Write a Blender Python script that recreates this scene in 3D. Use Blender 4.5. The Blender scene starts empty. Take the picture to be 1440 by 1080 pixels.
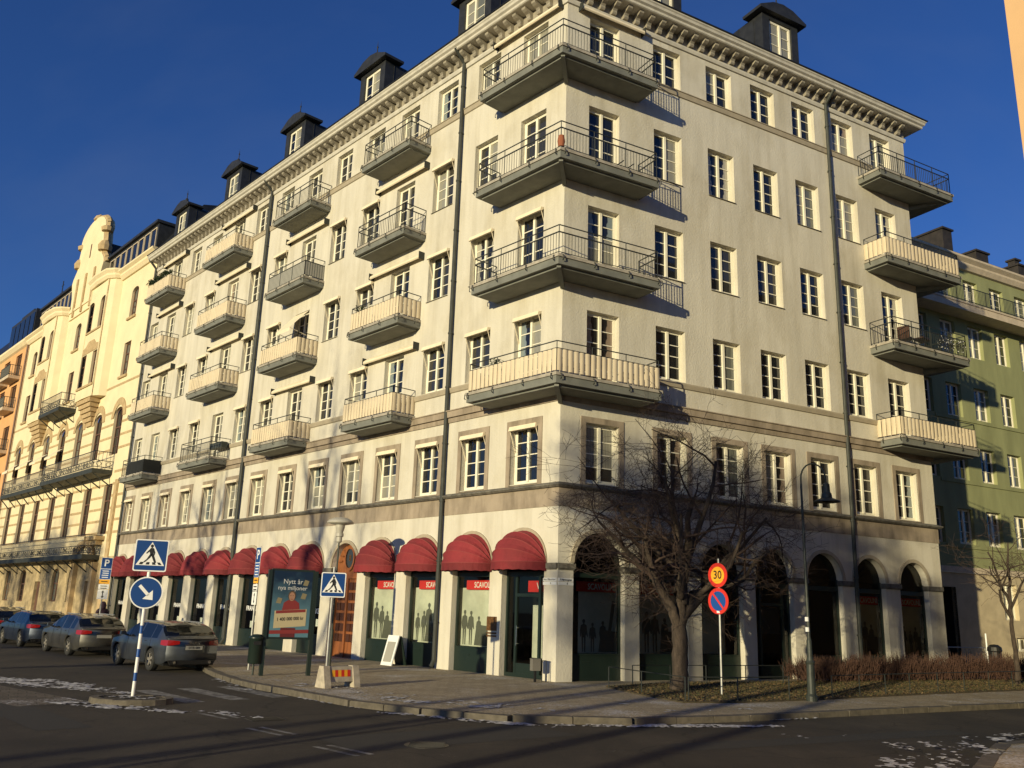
import bpy, bmesh, math, random
from mathutils import Vector, Matrix, noise
random.seed(7)
R_ = math.radians
scene = bpy.context.scene
col = scene.collection
# ---------------------------------------------------------------- camera, sky, sun, exposure
CAM = Vector((-1.5734, -27.3336, 2.006))
cam_d = bpy.data.cameras.new('camera'); cam = bpy.data.objects.new('camera', cam_d); col.objects.link(cam)
pit, rol = R_(14.4758), R_(1.8752)
fw = Vector((0, math.cos(pit), math.sin(pit))); r0 = Vector((1, 0, 0)); u0 = r0.cross(fw)
rt = math.cos(rol)*r0 + math.sin(rol)*u0; up = -math.sin(rol)*r0 + math.cos(rol)*u0
cam.matrix_world = Matrix(((rt.x, up.x, -fw.x, CAM.x), (rt.y, up.y, -fw.y, CAM.y), (rt.z, up.z, -fw.z, CAM.z), (0, 0, 0, 1)))
cam_d.sensor_width = 36; cam_d.lens = 36*1233.94/1440; cam_d.clip_end = 3000; cam_d.clip_start = 0.1
scene.camera = cam
SUN_EL, SUN_AZ = R_(8.8), R_(-146.8)          # azimuth from +y towards +x
SUN = Vector((math.sin(SUN_AZ)*math.cos(SUN_EL), math.cos(SUN_AZ)*math.cos(SUN_EL), math.sin(SUN_EL)))
world = bpy.data.worlds.new('World'); scene.world = world; world.use_nodes = True
wn = world.node_tree.nodes; wl = world.node_tree.links
sky = wn.new('ShaderNodeTexSky'); sky.sky_type = 'NISHITA'; sky.sun_disc = False
sky.sun_elevation = SUN_EL; sky.sun_rotation = SUN_AZ
sky.altitude = 20; sky.air_density = 1.0; sky.dust_density = 0.2; sky.ozone_density = 3.0
bg = wn['Background']; tint = wn.new('ShaderNodeMixRGB'); tint.blend_type = 'MULTIPLY'; tint.inputs[0].default_value = 1; tint.inputs[2].default_value = (.56, .89, 1.62, 1)   # the camera's cold white balance
tcw = wn.new('ShaderNodeTexCoord'); mpw = wn.new('ShaderNodeMapping'); mpw.inputs['Rotation'].default_value = (.5, .35, .9); mpw.inputs['Scale'].default_value = (1.2, 6.0, 3.0); wl.new(tcw.outputs['Generated'], mpw.inputs[0])
cz = wn.new('ShaderNodeTexNoise'); cz.inputs['Scale'].default_value = 1.6; cz.inputs['Detail'].default_value = 8; wl.new(mpw.outputs[0], cz.inputs['Vector'])
crw = wn.new('ShaderNodeValToRGB'); crw.color_ramp.elements[0].position = .50; crw.color_ramp.elements[1].position = .85; crw.color_ramp.elements[1].color = (.16,.16,.16,1); wl.new(cz.outputs['Fac'], crw.inputs[0])
cir = wn.new('ShaderNodeMixRGB'); cir.inputs[2].default_value = (2.4, 3.0, 4.2, 1); wl.new(crw.outputs[0], cir.inputs[0]); wl.new(sky.outputs[0], tint.inputs[1]); wl.new(tint.outputs[0], cir.inputs[1]); wl.new(cir.outputs[0], bg.inputs[0]); bg.inputs[1].default_value = 0.075
sd = bpy.data.lights.new('sun', 'SUN'); sd.energy = 5.0; sd.angle = R_(0.55); sd.color = (1.0, 0.86, 0.53)
sun = bpy.data.objects.new('sun', sd); col.objects.link(sun); sun.rotation_euler = SUN.to_track_quat('Z', 'Y').to_euler()
vs = scene.view_settings
vs.view_transform = 'Standard'; vs.look = 'None'; vs.exposure = 0.0; vs.gamma = 1.0; vs.use_curve_mapping = False
scene.render.resolution_x = 1024; scene.render.resolution_y = 768

# ---------------------------------------------------------------- helpers
class MB:
    def __init__(s): s.v = []; s.f = []; s.m = []; s.mi = 0
    def p(s, pt): s.v.append(tuple(pt)); return len(s.v)-1
    def face(s, pts): s.f.append([s.p(q) for q in pts]); s.m.append(s.mi)
    def box(s, x0, x1, y0, y1, z0, z1, T=None):
        c = [(x0,y0,z0),(x1,y0,z0),(x1,y1,z0),(x0,y1,z0),(x0,y0,z1),(x1,y0,z1),(x1,y1,z1),(x0,y1,z1)]
        if T: c = [T(q) for q in c]
        i = [s.p(q) for q in c]
        for a in ((3,2,1,0),(4,5,6,7),(0,1,5,4),(1,2,6,5),(2,3,7,6),(3,0,4,7)):
            s.f.append([i[k] for k in a]); s.m.append(s.mi)
    def bar(s, a, b, r, n=4, r2=None, caps=True):
        a = Vector(a); b = Vector(b); d = b-a
        if d.length < 1e-6: return
        d.normalize(); w = Vector((0,0,1)) if abs(d.z) < .9 else Vector((1,0,0))
        e = d.cross(w).normalized(); g = d.cross(e); r2 = r if r2 is None else r2
        A = []; B = []
        for k in range(n):
            t = 2*math.pi*(k+.5)/n; q = math.cos(t)*e+math.sin(t)*g
            A.append(s.p(a+q*r)); B.append(s.p(b+q*r2))
        for k in range(n):
            j = (k+1) % n; s.f.append([A[k], A[j], B[j], B[k]]); s.m.append(s.mi)
        if caps and n > 2:
            s.f.append(A[::-1]); s.f.append(B); s.m += [s.mi]*2
    def lathe(s, prof, n=16, c=(0,0,0), sy=1.0, a0=0, a1=2*math.pi):
        full = abs(a1-a0-2*math.pi) < 1e-6; rows = []
        for r, z in prof:
            rows.append([s.p((c[0]+r*math.cos(a0+(a1-a0)*k/n), c[1]+r*sy*math.sin(a0+(a1-a0)*k/n), c[2]+z)) for k in range(n if full else n+1)])
        for i in range(len(rows)-1):
            for k in range(n):
                j = (k+1) % n if full else k+1
                s.f.append([rows[i][k], rows[i][j], rows[i+1][j], rows[i+1][k]]); s.m.append(s.mi)
    def prism(s, pts2, y0, y1, T=None):      # polygon in x,z extruded along y
        T = T or (lambda q: q)
        a = [s.p(T((x, y0, z))) for x, z in pts2]; b = [s.p(T((x, y1, z))) for x, z in pts2]; n = len(a)
        s.f.append(a); s.f.append(b[::-1]); s.m += [s.mi]*2
        for k in range(n):
            j = (k+1) % n; s.f.append([a[j], a[k], b[k], b[j]]); s.m.append(s.mi)
    def prismx(s, pts2, x0, x1, T=None):     # polygon in y,z extruded along x
        T = T or (lambda q: q)
        a = [s.p(T((x0, y, z))) for y, z in pts2]; b = [s.p(T((x1, y, z))) for y, z in pts2]; n = len(a)
        s.f.append(a[::-1]); s.f.append(b); s.m += [s.mi]*2
        for k in range(n):
            j = (k+1) % n; s.f.append([a[k], a[j], b[j], b[k]]); s.m.append(s.mi)
    def mesh(s, name, mats, smooth=False, fix=True):
        me = bpy.data.meshes.new(name); me.from_pydata(s.v, [], s.f)
        for m in (mats if isinstance(mats, (list, tuple)) else [mats]): me.materials.append(m)
        if len(me.materials) > 1: me.polygons.foreach_set('material_index', s.m)
        if fix:
            bm = bmesh.new(); bm.from_mesh(me); bmesh.ops.recalc_face_normals(bm, faces=bm.faces); bm.to_mesh(me); bm.free()
        if smooth: me.polygons.foreach_set('use_smooth', [True]*len(me.polygons))
        return me
def put(name, me, parent=None, M=None):
    o = bpy.data.objects.new(name, me); col.objects.link(o)
    if parent: o.parent = parent
    if M is not None: o.matrix_local = M
    return o
def ob(name, mb, mats, parent=None, M=None, smooth=False, fix=True):
    return put(name, mb.mesh(name, mats, smooth, fix), parent, M)
def tag(o, label=None, cat=None, group=None, kind=None):
    for k, v in (('label', label), ('category', cat), ('group', group), ('kind', kind)):
        if v: o[k] = v
    return o
def empty(name, loc=(0,0,0), rz=0, **k):
    o = bpy.data.objects.new(name, None); col.objects.link(o); o.location = loc; o.rotation_euler = (0,0,rz); o.empty_display_size = .2
    return tag(o, **k)
def struct(name, mb, mats, **k):
    o = ob(name, mb, mats, **k); o['kind'] = 'structure'; return o
def copy_tree(o, parent=None):
    c = o.copy(); col.objects.link(c); c.parent = parent
    for ch in list(o.children): copy_tree(ch, c)
    return c
class Fr:                                     # facade frame: x to the right seen from the street, y inward, z up
    def __init__(s, o, X, Y): s.o = Vector(o); s.X = Vector(X); s.Y = Vector(Y)
    def __call__(s, q): return s.o + s.X*q[0] + s.Y*q[1] + Vector((0,0,q[2]))
    def M(s, x, y, z):
        t = s((x, y, z)); return Matrix(((s.X.x, s.Y.x, 0, t.x), (s.X.y, s.Y.y, 0, t.y), (0, 0, 1, t.z), (0,0,0,1)))
uR = Vector((0.87553616, 0.48315259, 0)); nR = Vector((0.48315259, -0.87553616, 0))
uL = Vector((-0.67173297, 0.74079337, 0)); nL = Vector((-0.74079337, -0.67173297, 0))
FR = Fr((0,0,0), uR, -nR); FL = Fr((0,0,0), -uL, -nL)
def Mz(x, y, z, a=0, sc=1): return Matrix.Translation((x, y, z)) @ Matrix.Rotation(a, 4, 'Z') @ Matrix.Scale(sc, 4)
_tc = {}
def text_mesh(s, size, mat, ext=.004, align='CENTER', bold=0.0, sx=1.0):
    cu = bpy.data.curves.new('lettering', 'FONT'); cu.body = s; cu.size = size; cu.extrude = ext; cu.align_x = align; cu.align_y = 'CENTER'
    cu.offset = bold*size; cu.resolution_u = 3
    o = bpy.data.objects.new('lettering', cu); col.objects.link(o)
    me = bpy.data.meshes.new_from_object(o.evaluated_get(bpy.context.evaluated_depsgraph_get()))
    bpy.data.objects.remove(o)
    me.transform(Matrix.Rotation(R_(90), 4, 'X') @ Matrix.Diagonal((sx,1,1,1)))   # now in x,z plane facing -y
    me.materials.clear(); me.materials.append(mat); me.name = 'lettering'
    return me

# ---------------------------------------------------------------- materials
def mat(name, c, rough=.8, metal=0, spec=.5, var=0, vscale=3, bump=0, bscale=40, bdist=.01, c2=None, coat=0, detail=4, streak=None, ior=1.5):
    m = bpy.data.materials.new(name); m.use_nodes = True; nt = m.node_tree; b = nt.nodes['Principled BSDF']
    b.inputs['Base Color'].default_value = (*c, 1); b.inputs['Roughness'].default_value = rough; b.inputs['Metallic'].default_value = metal
    b.inputs['Specular IOR Level'].default_value = spec; b.inputs['Coat Weight'].default_value = coat; b.inputs['IOR'].default_value = ior
    if var or bump or c2:
        g = nt.nodes.new('ShaderNodeNewGeometry')
    if var or c2:
        n = nt.nodes.new('ShaderNodeTexNoise'); n.inputs['Scale'].default_value = vscale; n.inputs['Detail'].default_value = detail; n.inputs['Roughness'].default_value = .6
        src = g.outputs['Position']
        if streak:
            mp = nt.nodes.new('ShaderNodeVectorMath'); mp.operation = 'MULTIPLY'; mp.inputs[1].default_value = streak; nt.links.new(src, mp.inputs[0]); src = mp.outputs[0]
        nt.links.new(src, n.inputs['Vector'])
        r = nt.nodes.new('ShaderNodeValToRGB'); r.color_ramp.elements[0].position = .35; r.color_ramp.elements[1].position = .65
        lo = c2 if c2 else tuple(x*(1-var) for x in c); hi = c if c2 else tuple(min(1, x*(1+var)) for x in c)
        r.color_ramp.elements[0].color = (*lo, 1); r.color_ramp.elements[1].color = (*hi, 1)
        nt.links.new(n.outputs['Fac'], r.inputs[0]); nt.links.new(r.outputs[0], b.inputs['Base Color'])
    if bump:
        n2 = nt.nodes.new('ShaderNodeTexNoise'); n2.inputs['Scale'].default_value = bscale; n2.inputs['Detail'].default_value = 3
        nt.links.new(g.outputs['Position'], n2.inputs['Vector'])
        bp = nt.nodes.new('ShaderNodeBump'); bp.inputs['Strength'].default_value = bump; bp.inputs['Distance'].default_value = bdist
        nt.links.new(n2.outputs['Fac'], bp.inputs['Height']); nt.links.new(bp.outputs[0], b.inputs['Normal'])
    return m
M = {}
M['plaster'] = mat('roughcast_plaster', (.595,.56,.475), .9, var=.06, vscale=1.2, bump=.55, bscale=15, bdist=.022, spec=.2, streak=(1,1,.35))
def stains(m, amt=.16, sc=(2.6,2.6,.16), lo=.45, hi=.75):
    nt = m.node_tree; b = nt.nodes['Principled BSDF']; g = nt.nodes.new('ShaderNodeNewGeometry'); v = nt.nodes.new('ShaderNodeVectorMath'); v.operation = 'MULTIPLY'; v.inputs[1].default_value = sc; nt.links.new(g.outputs['Position'], v.inputs[0])
    n = nt.nodes.new('ShaderNodeTexNoise'); n.inputs['Scale'].default_value = 1; n.inputs['Detail'].default_value = 6; n.inputs['Roughness'].default_value = .62; nt.links.new(v.outputs[0], n.inputs['Vector'])
    r = nt.nodes.new('ShaderNodeValToRGB'); r.color_ramp.elements[0].position = lo; r.color_ramp.elements[1].position = hi; r.color_ramp.elements[0].color = (1,1,1,1); k = 1-amt; r.color_ramp.elements[1].color = (k,k*.985,k*.95,1); nt.links.new(n.outputs['Fac'], r.inputs[0])
    x = nt.nodes.new('ShaderNodeMixRGB'); x.blend_type = 'MULTIPLY'; x.inputs[0].default_value = 1; src = b.inputs['Base Color'].links[0].from_socket; nt.links.new(src, x.inputs[1]); nt.links.new(r.outputs[0], x.inputs[2]); nt.links.new(x.outputs[0], b.inputs['Base Color'])
stains(M['plaster']); stains(M['plaster'], .10, (.5,.5,.35), .5, .62)
M['trim'] = mat('arch_trim_paint', (.37,.32,.24), .9, var=.08, spec=.2)
M['taupe'] = mat('taupe_plaster', (.34,.28,.215), .9, var=.10, vscale=1.5, bump=.4, bscale=25, bdist=.01, spec=.2)
M['cream'] = mat('cream_paint', (.80,.76,.62), .5, var=.05, vscale=2)
stains(M['taupe'], .45, (2.2,2.2,.5), .42, .72)
M['ledge'] = mat('dark_ledge', (.13,.12,.10), .8, var=.35, vscale=5)
M['corn'] = mat('cornice_paint', (.52,.49,.42), .8, var=.12, vscale=3)
M['brk'] = mat('bracket_paint', (.30,.27,.215), .85, var=.15, vscale=4)
M['slab'] = mat('balcony_grey', (.165,.170,.150), .8, var=.14, vscale=2)
M['lip'] = mat('balcony_lip', (.36,.325,.265), .7, var=.2, vscale=4)
M['iron'] = mat('railing_iron', (.022,.026,.024), .55)
M['cloth'] = mat('balcony_cloth', (.64,.54,.385), .9, var=.04, vscale=2)
M['blackcloth'] = mat('black_cloth', (.012,.014,.014), .9)
M['awn'] = mat('awning_red', (.205,.021,.026), .85, var=.16, vscale=1.3)
M['val'] = mat('valance_red', (.17,.016,.02), .85, var=.16, vscale=1.6)
for k_ in ('awn','val'):
    nt_ = M[k_].node_tree; b_ = nt_.nodes['Principled BSDF']; oi = nt_.nodes.new('ShaderNodeObjectInfo'); mr = nt_.nodes.new('ShaderNodeMapRange'); mr.inputs['To Min'].default_value = .78; mr.inputs['To Max'].default_value = 1.25; nt_.links.new(oi.outputs['Random'], mr.inputs[0])
    hs = nt_.nodes.new('ShaderNodeHueSaturation'); nt_.links.new(mr.outputs[0], hs.inputs['Value']); nt_.links.new(b_.inputs['Base Color'].links[0].from_socket, hs.inputs['Color']); nt_.links.new(hs.outputs[0], b_.inputs['Base Color'])
    w_ = nt_.nodes.new('ShaderNodeTexNoise'); w_.inputs['Scale'].default_value = 7; g_ = nt_.nodes.new('ShaderNodeNewGeometry'); nt_.links.new(g_.outputs['Position'], w_.inputs['Vector']); bp_ = nt_.nodes.new('ShaderNodeBump'); bp_.inputs['Strength'].default_value = .35; bp_.inputs['Distance'].default_value = .05; nt_.links.new(w_.outputs['Fac'], bp_.inputs['Height']); nt_.links.new(bp_.outputs[0], b_.inputs['Normal'])
M['seam'] = mat('awning_seam', (.25,.045,.045), .85)
M['awncream'] = mat('awning_cream', (.78,.68,.50), .85, var=.05)
M['roof'] = mat('black_roof_metal', (.022,.024,.027), .42, metal=.3, var=.25, vscale=2, bump=.2, bscale=4, bdist=.02)
M['dormer'] = mat('dormer_metal', (.028,.030,.033), .5, metal=.2, var=.25, vscale=3)
M['pipe'] = mat('downpipe_paint', (.036,.040,.034), .6, var=.25, vscale=3)
M['shop'] = mat('shopfront_green', (.012,.022,.018), .35)
M['wood'] = mat('door_oak', (.23,.078,.024), .5, var=.25, vscale=8, streak=(1,1,.15))
M['wooddark'] = mat('door_oak_dark', (.06,.02,.008), .5)
M['yellow'] = mat('yellow_plaster', (.76,.65,.43), .9, var=.05, vscale=.8, bump=.3, bscale=20, spec=.2)
M['ystone'] = mat('yellow_stone', (.46,.34,.19), .9, var=.15, vscale=3, spec=.2)
M['ybase'] = mat('rusticated_base', (.42,.33,.19), .9, var=.25, vscale=2.0, bump=.5, bscale=6, bdist=.05, spec=.2)
M['yframe'] = mat('brown_window_frame', (.13,.065,.04), .6)
M['orange'] = mat('orange_plaster', (.66,.37,.17), .9, var=.06, vscale=1, spec=.2)
M['peach'] = mat('peach_plaster', (.66,.42,.22), .9, var=.03, vscale=1, spec=.2)
M['green'] = mat('green_plaster', (.275,.29,.145), .9, var=.13, vscale=.9, bump=.3, bscale=20, spec=.2, streak=(1,1,.3))
M['gbase'] = mat('beige_base_plaster', (.50,.42,.28), .9, var=.1, vscale=1.5, spec=.2)
M['gtrim'] = mat('pale_trim', (.55,.46,.34), .85, var=.1)
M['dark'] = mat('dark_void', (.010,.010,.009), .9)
M['brick'] = mat('chimney_sheet', (.026,.021,.018), .7, var=.3, vscale=3)
M['steel'] = mat('galvanised_steel', (.38,.38,.36), .5, metal=.6, var=.12, vscale=6)
M['white'] = mat('white_sign', (.80,.80,.78), .45, var=.03)
M['blue'] = mat('sign_blue', (.008,.05,.20), .4)
M['blueband'] = mat('pole_blue', (.012,.075,.30), .4)
M['black'] = mat('sign_black', (.012,.012,.012), .5)
M['sred'] = mat('sign_red', (.62,.035,.022), .4)
M['syel'] = mat('sign_yellow', (.86,.42,.03), .4)
M['red'] = mat('shop_red', (.60,.025,.015), .5)
M['concrete'] = mat('concrete', (.42,.37,.29), .9, var=.2, vscale=6, bump=.4, bscale=50)
M['kerb'] = mat('granite_kerb', (.105,.09,.068), .85, var=.25, vscale=5, bump=.3, bscale=60)
M['tyre'] = mat('tyre_rubber', (.02,.02,.019), .85)
M['rim'] = mat('dusty_rim', (.36,.33,.28), .45, metal=.5)
M['bronze'] = mat('bronze_plaque', (.16,.075,.025), .5, metal=.4, var=.4, vscale=18)
M['grey'] = mat('grey_box', (.16,.15,.13), .6)
M['display'] = mat('display_panel', (.55,.55,.47), .8, var=.15, vscale=1.2)
M['silh'] = mat('silhouette_print', (.11,.11,.095), .8)
M['bark'] = mat('bark', (.055,.040,.030), .95, var=.4, vscale=14, bump=.9, bscale=30, bdist=.03, streak=(1,1,.25))
M['twig'] = mat('twig', (.052,.032,.024), .9)
M['hedge'] = mat('hedge_twig', (.060,.028,.018), .9, var=.35, vscale=4)
M['leafl'] = mat('dry_leaf', (.19,.125,.055), .9, var=.5, vscale=9)
M['grassb'] = mat('winter_grass', (.065,.064,.024), .9, var=.4, vscale=7)
M['snow'] = mat('snow', (.62,.62,.63), .85, c2=(.24,.225,.20), vscale=9, detail=8, bump=.5, bscale=60)
M['skin'] = mat('skin', (.45,.25,.17), .6)
M['coat'] = mat('dark_purple_coat', (.028,.010,.022), .8)
M['trous'] = mat('dark_trousers', (.015,.015,.02), .85)
M['plantgreen'] = mat('plant_green', (.03,.05,.018), .8, var=.4, vscale=10)
M['terra'] = mat('terracotta', (.28,.09,.04), .8)
M['mush'] = mat('lamp_shade_grey', (.40,.38,.33), .5)
M['lampgreen'] = mat('lamp_post_green', (.036,.043,.036), .55, var=.25, vscale=6)
M['worn'] = mat('worn_road_paint', (.30,.29,.26), .85, c2=(.06,.057,.05), vscale=6, detail=8)
M['mesh'] = mat('grey_screen', (.33,.32,.28), .8)

def pane_mat(name, base, rough=.03, ior=1.75, folds=False, tint2=None, wob=.08):
    m = bpy.data.materials.new(name); m.use_nodes = True; nt = m.node_tree; b = nt.nodes['Principled BSDF']
    b.inputs['Roughness'].default_value = rough; b.inputs['IOR'].default_value = ior; b.inputs['Base Color'].default_value = (*base, 1)
    g = nt.nodes.new('ShaderNodeNewGeometry'); n = nt.nodes.new('ShaderNodeTexNoise'); n.inputs['Scale'].default_value = 1.4
    nt.links.new(g.outputs['Position'], n.inputs['Vector'])
    bp = nt.nodes.new('ShaderNodeBump'); bp.inputs['Strength'].default_value = wob; bp.inputs['Distance'].default_value = .02
    nt.links.new(n.outputs['Fac'], bp.inputs['Height']); nt.links.new(bp.outputs[0], b.inputs['Normal'])
    if folds:
        tx = nt.nodes.new('ShaderNodeTexCoord'); w = nt.nodes.new('ShaderNodeTexWave'); w.inputs['Scale'].default_value = 5; w.inputs['Distortion'].default_value = 1.5
        nt.links.new(tx.outputs['Object'], w.inputs['Vector'])
        r = nt.nodes.new('ShaderNodeValToRGB'); r.color_ramp.elements[0].color = (*(tint2 or tuple(x*.55 for x in base)), 1); r.color_ramp.elements[1].color = (*base, 1)
        nt.links.new(w.outputs['Fac'], r.inputs[0]); nt.links.new(r.outputs[0], b.inputs['Base Color'])
    return m
M['pane'] = pane_mat('window_glass_dark', (.012,.014,.016))
M['pane2'] = pane_mat('window_glass_room', (.035,.034,.03))
M['pane3'] = pane_mat('window_glass_curtain', (.34,.33,.27), folds=True)
M['pane4'] = pane_mat('window_glass_blind', (.20,.21,.18), folds=True, tint2=(.06,.065,.06))
def drape_mat(name, sg, c):
    m = pane_mat(name, c); nt = m.node_tree; b = nt.nodes['Principled BSDF']; tx = nt.nodes.new('ShaderNodeTexCoord'); sp = nt.nodes.new('ShaderNodeSeparateXYZ'); nt.links.new(tx.outputs['Object'], sp.inputs[0])
    n = nt.nodes.new('ShaderNodeTexNoise'); n.inputs['Scale'].default_value = 2.2; nt.links.new(tx.outputs['Object'], n.inputs[0])
    a = nt.nodes.new('ShaderNodeMath'); a.operation = 'MULTIPLY_ADD'; a.inputs[1].default_value = 3.2*sg; nt.links.new(sp.outputs[0], a.inputs[0]); nt.links.new(n.outputs[0], a.inputs[2])
    r = nt.nodes.new('ShaderNodeValToRGB'); r.color_ramp.elements[0].position = .52; r.color_ramp.elements[1].position = .62; r.color_ramp.elements[0].color = (.013,.014,.015,1); r.color_ramp.elements[1].color = (*c,1)
    nt.links.new(a.outputs[0], r.inputs[0]); nt.links.new(r.outputs[0], b.inputs['Base Color']); return m
for k_, c_ in enumerate(((.40,.38,.31),(.26,.20,.15),(.20,.24,.24))):
    M['drapeL%d' % k_] = drape_mat('window_glass_drape', -1, c_); M['drapeR%d' % k_] = drape_mat('window_glass_drape', 1, c_)
M['carglass'] = pane_mat('car_glass', (.006,.007,.008), .05, 1.5, wob=.008)
def shop_glass():
    m = bpy.data.materials.new('shop_glass'); m.use_nodes = True; nt = m.node_tree; nt.nodes.clear()
    o = nt.nodes.new('ShaderNodeOutputMaterial'); t = nt.nodes.new('ShaderNodeBsdfTransparent'); t.inputs[0].default_value = (.84,.88,.84,1)
    g = nt.nodes.new('ShaderNodeBsdfGlossy'); g.inputs['Roughness'].default_value = .02
    f = nt.nodes.new('ShaderNodeFresnel'); f.inputs[0].default_value = 1.6; x = nt.nodes.new('ShaderNodeMixShader')
    nt.links.new(f.outputs[0], x.inputs[0]); nt.links.new(t.outputs[0], x.inputs[1]); nt.links.new(g.outputs[0], x.inputs[2]); nt.links.new(x.outputs[0], o.inputs[0])
    return m
M['glass'] = shop_glass()
def emis(name, c, s=0):
    m = mat(name, c, .2, coat=.6); return m
M['tail'] = mat('tail_light_red', (.28,.006,.005), .15, coat=.8)
M['chrome'] = mat('chrome', (.6,.6,.58), .2, metal=1)
def carpaint(n, c): return mat(n, c, .38, metal=.5, coat=.7, var=.22, vscale=2.2)
# ground materials
def asphalt():
    m = mat('asphalt', (.052,.045,.035), .88, spec=.35, bump=.5, bscale=70, bdist=.012); nt = m.node_tree; b = nt.nodes['Principled BSDF']
    g = nt.nodes.new('ShaderNodeNewGeometry'); tot = None
    def nz(sc, st, lo, hi, c0, c1):
        v = nt.nodes.new('ShaderNodeVectorMath'); v.operation = 'MULTIPLY'; v.inputs[1].default_value = st; nt.links.new(g.outputs['Position'], v.inputs[0])
        n = nt.nodes.new('ShaderNodeTexNoise'); n.inputs['Scale'].default_value = sc; n.inputs['Detail'].default_value = 7; n.inputs['Roughness'].default_value = .65; nt.links.new(v.outputs[0], n.inputs['Vector'])
        r = nt.nodes.new('ShaderNodeValToRGB'); r.color_ramp.elements[0].position = lo; r.color_ramp.elements[1].position = hi
        r.color_ramp.elements[0].color = (*c0, 1); r.color_ramp.elements[1].color = (*c1, 1); nt.links.new(n.outputs['Fac'], r.inputs[0]); return r
    a = nz(.35, (1,1,1), .3, .7, (.036,.030,.022), (.076,.063,.045)); f = nz(55, (1,1,1), .25, .8, (.45,.45,.45), (1.5,1.5,1.5))
    mx = nt.nodes.new('ShaderNodeMixRGB'); mx.blend_type = 'MULTIPLY'; mx.inputs[0].default_value = 1
    nt.links.new(a.outputs[0], mx.inputs[1]); nt.links.new(f.outputs[0], mx.inputs[2])
    s = nz(1.1, (1,1,1), .66, .70, (0,0,0), (1,1,1)); f2 = nz(30, (1,1,1), .55, .6, (0,0,0), (.5,.5,.5))
    mm = nt.nodes.new('ShaderNodeMixRGB'); mm.blend_type = 'MULTIPLY'; mm.inputs[0].default_value = 1; nt.links.new(s.outputs[0], mm.inputs[1]); nt.links.new(f2.outputs[0], mm.inputs[2])
    m2 = nt.nodes.new('ShaderNodeMixRGB'); nt.links.new(mm.outputs[0], m2.inputs[0]); nt.links.new(mx.outputs[0], m2.inputs[1]); m2.inputs[2].default_value = (.25,.24,.22,1)
    pol = nz(.55, (.72,.22,1), .42, .62, (.80,.80,.80), (1.25,1.22,1.16)); m3 = nt.nodes.new('ShaderNodeMixRGB'); m3.blend_type = 'MULTIPLY'; m3.inputs[0].default_value = 1; nt.links.new(m2.outputs[0], m3.inputs[1]); nt.links.new(pol.outputs[0], m3.inputs[2])
    wn_ = nt.nodes.new('ShaderNodeTexNoise'); wn_.inputs['Scale'].default_value = 1.3; wn_.inputs['Detail'].default_value = 5; nt.links.new(g.outputs['Position'], wn_.inputs['Vector'])
    ad = nt.nodes.new('ShaderNodeVectorMath'); ad.operation = 'MULTIPLY_ADD'; ad.inputs[1].default_value = (.9,.9,0); nt.links.new(wn_.outputs['Color'], ad.inputs[0]); nt.links.new(g.outputs['Position'], ad.inputs[2])
    vo = nt.nodes.new('ShaderNodeTexVoronoi'); vo.feature = 'DISTANCE_TO_EDGE'; vo.inputs['Scale'].default_value = .33; nt.links.new(ad.outputs[0], vo.inputs['Vector'])
    cr = nt.nodes.new('ShaderNodeValToRGB'); cr.color_ramp.elements[0].position = 0; cr.color_ramp.elements[0].color = (.35,.35,.35,1); cr.color_ramp.elements[1].position = .009; nt.links.new(vo.outputs['Distance'], cr.inputs[0])
    m4 = nt.nodes.new('ShaderNodeMixRGB'); m4.blend_type = 'MULTIPLY'; m4.inputs[0].default_value = .8; nt.links.new(m3.outputs[0], m4.inputs[1]); nt.links.new(cr.outputs[0], m4.inputs[2])
    nt.links.new(m4.outputs[0], b.inputs['Base Color']); return m
M['asphalt'] = asphalt()
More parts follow.
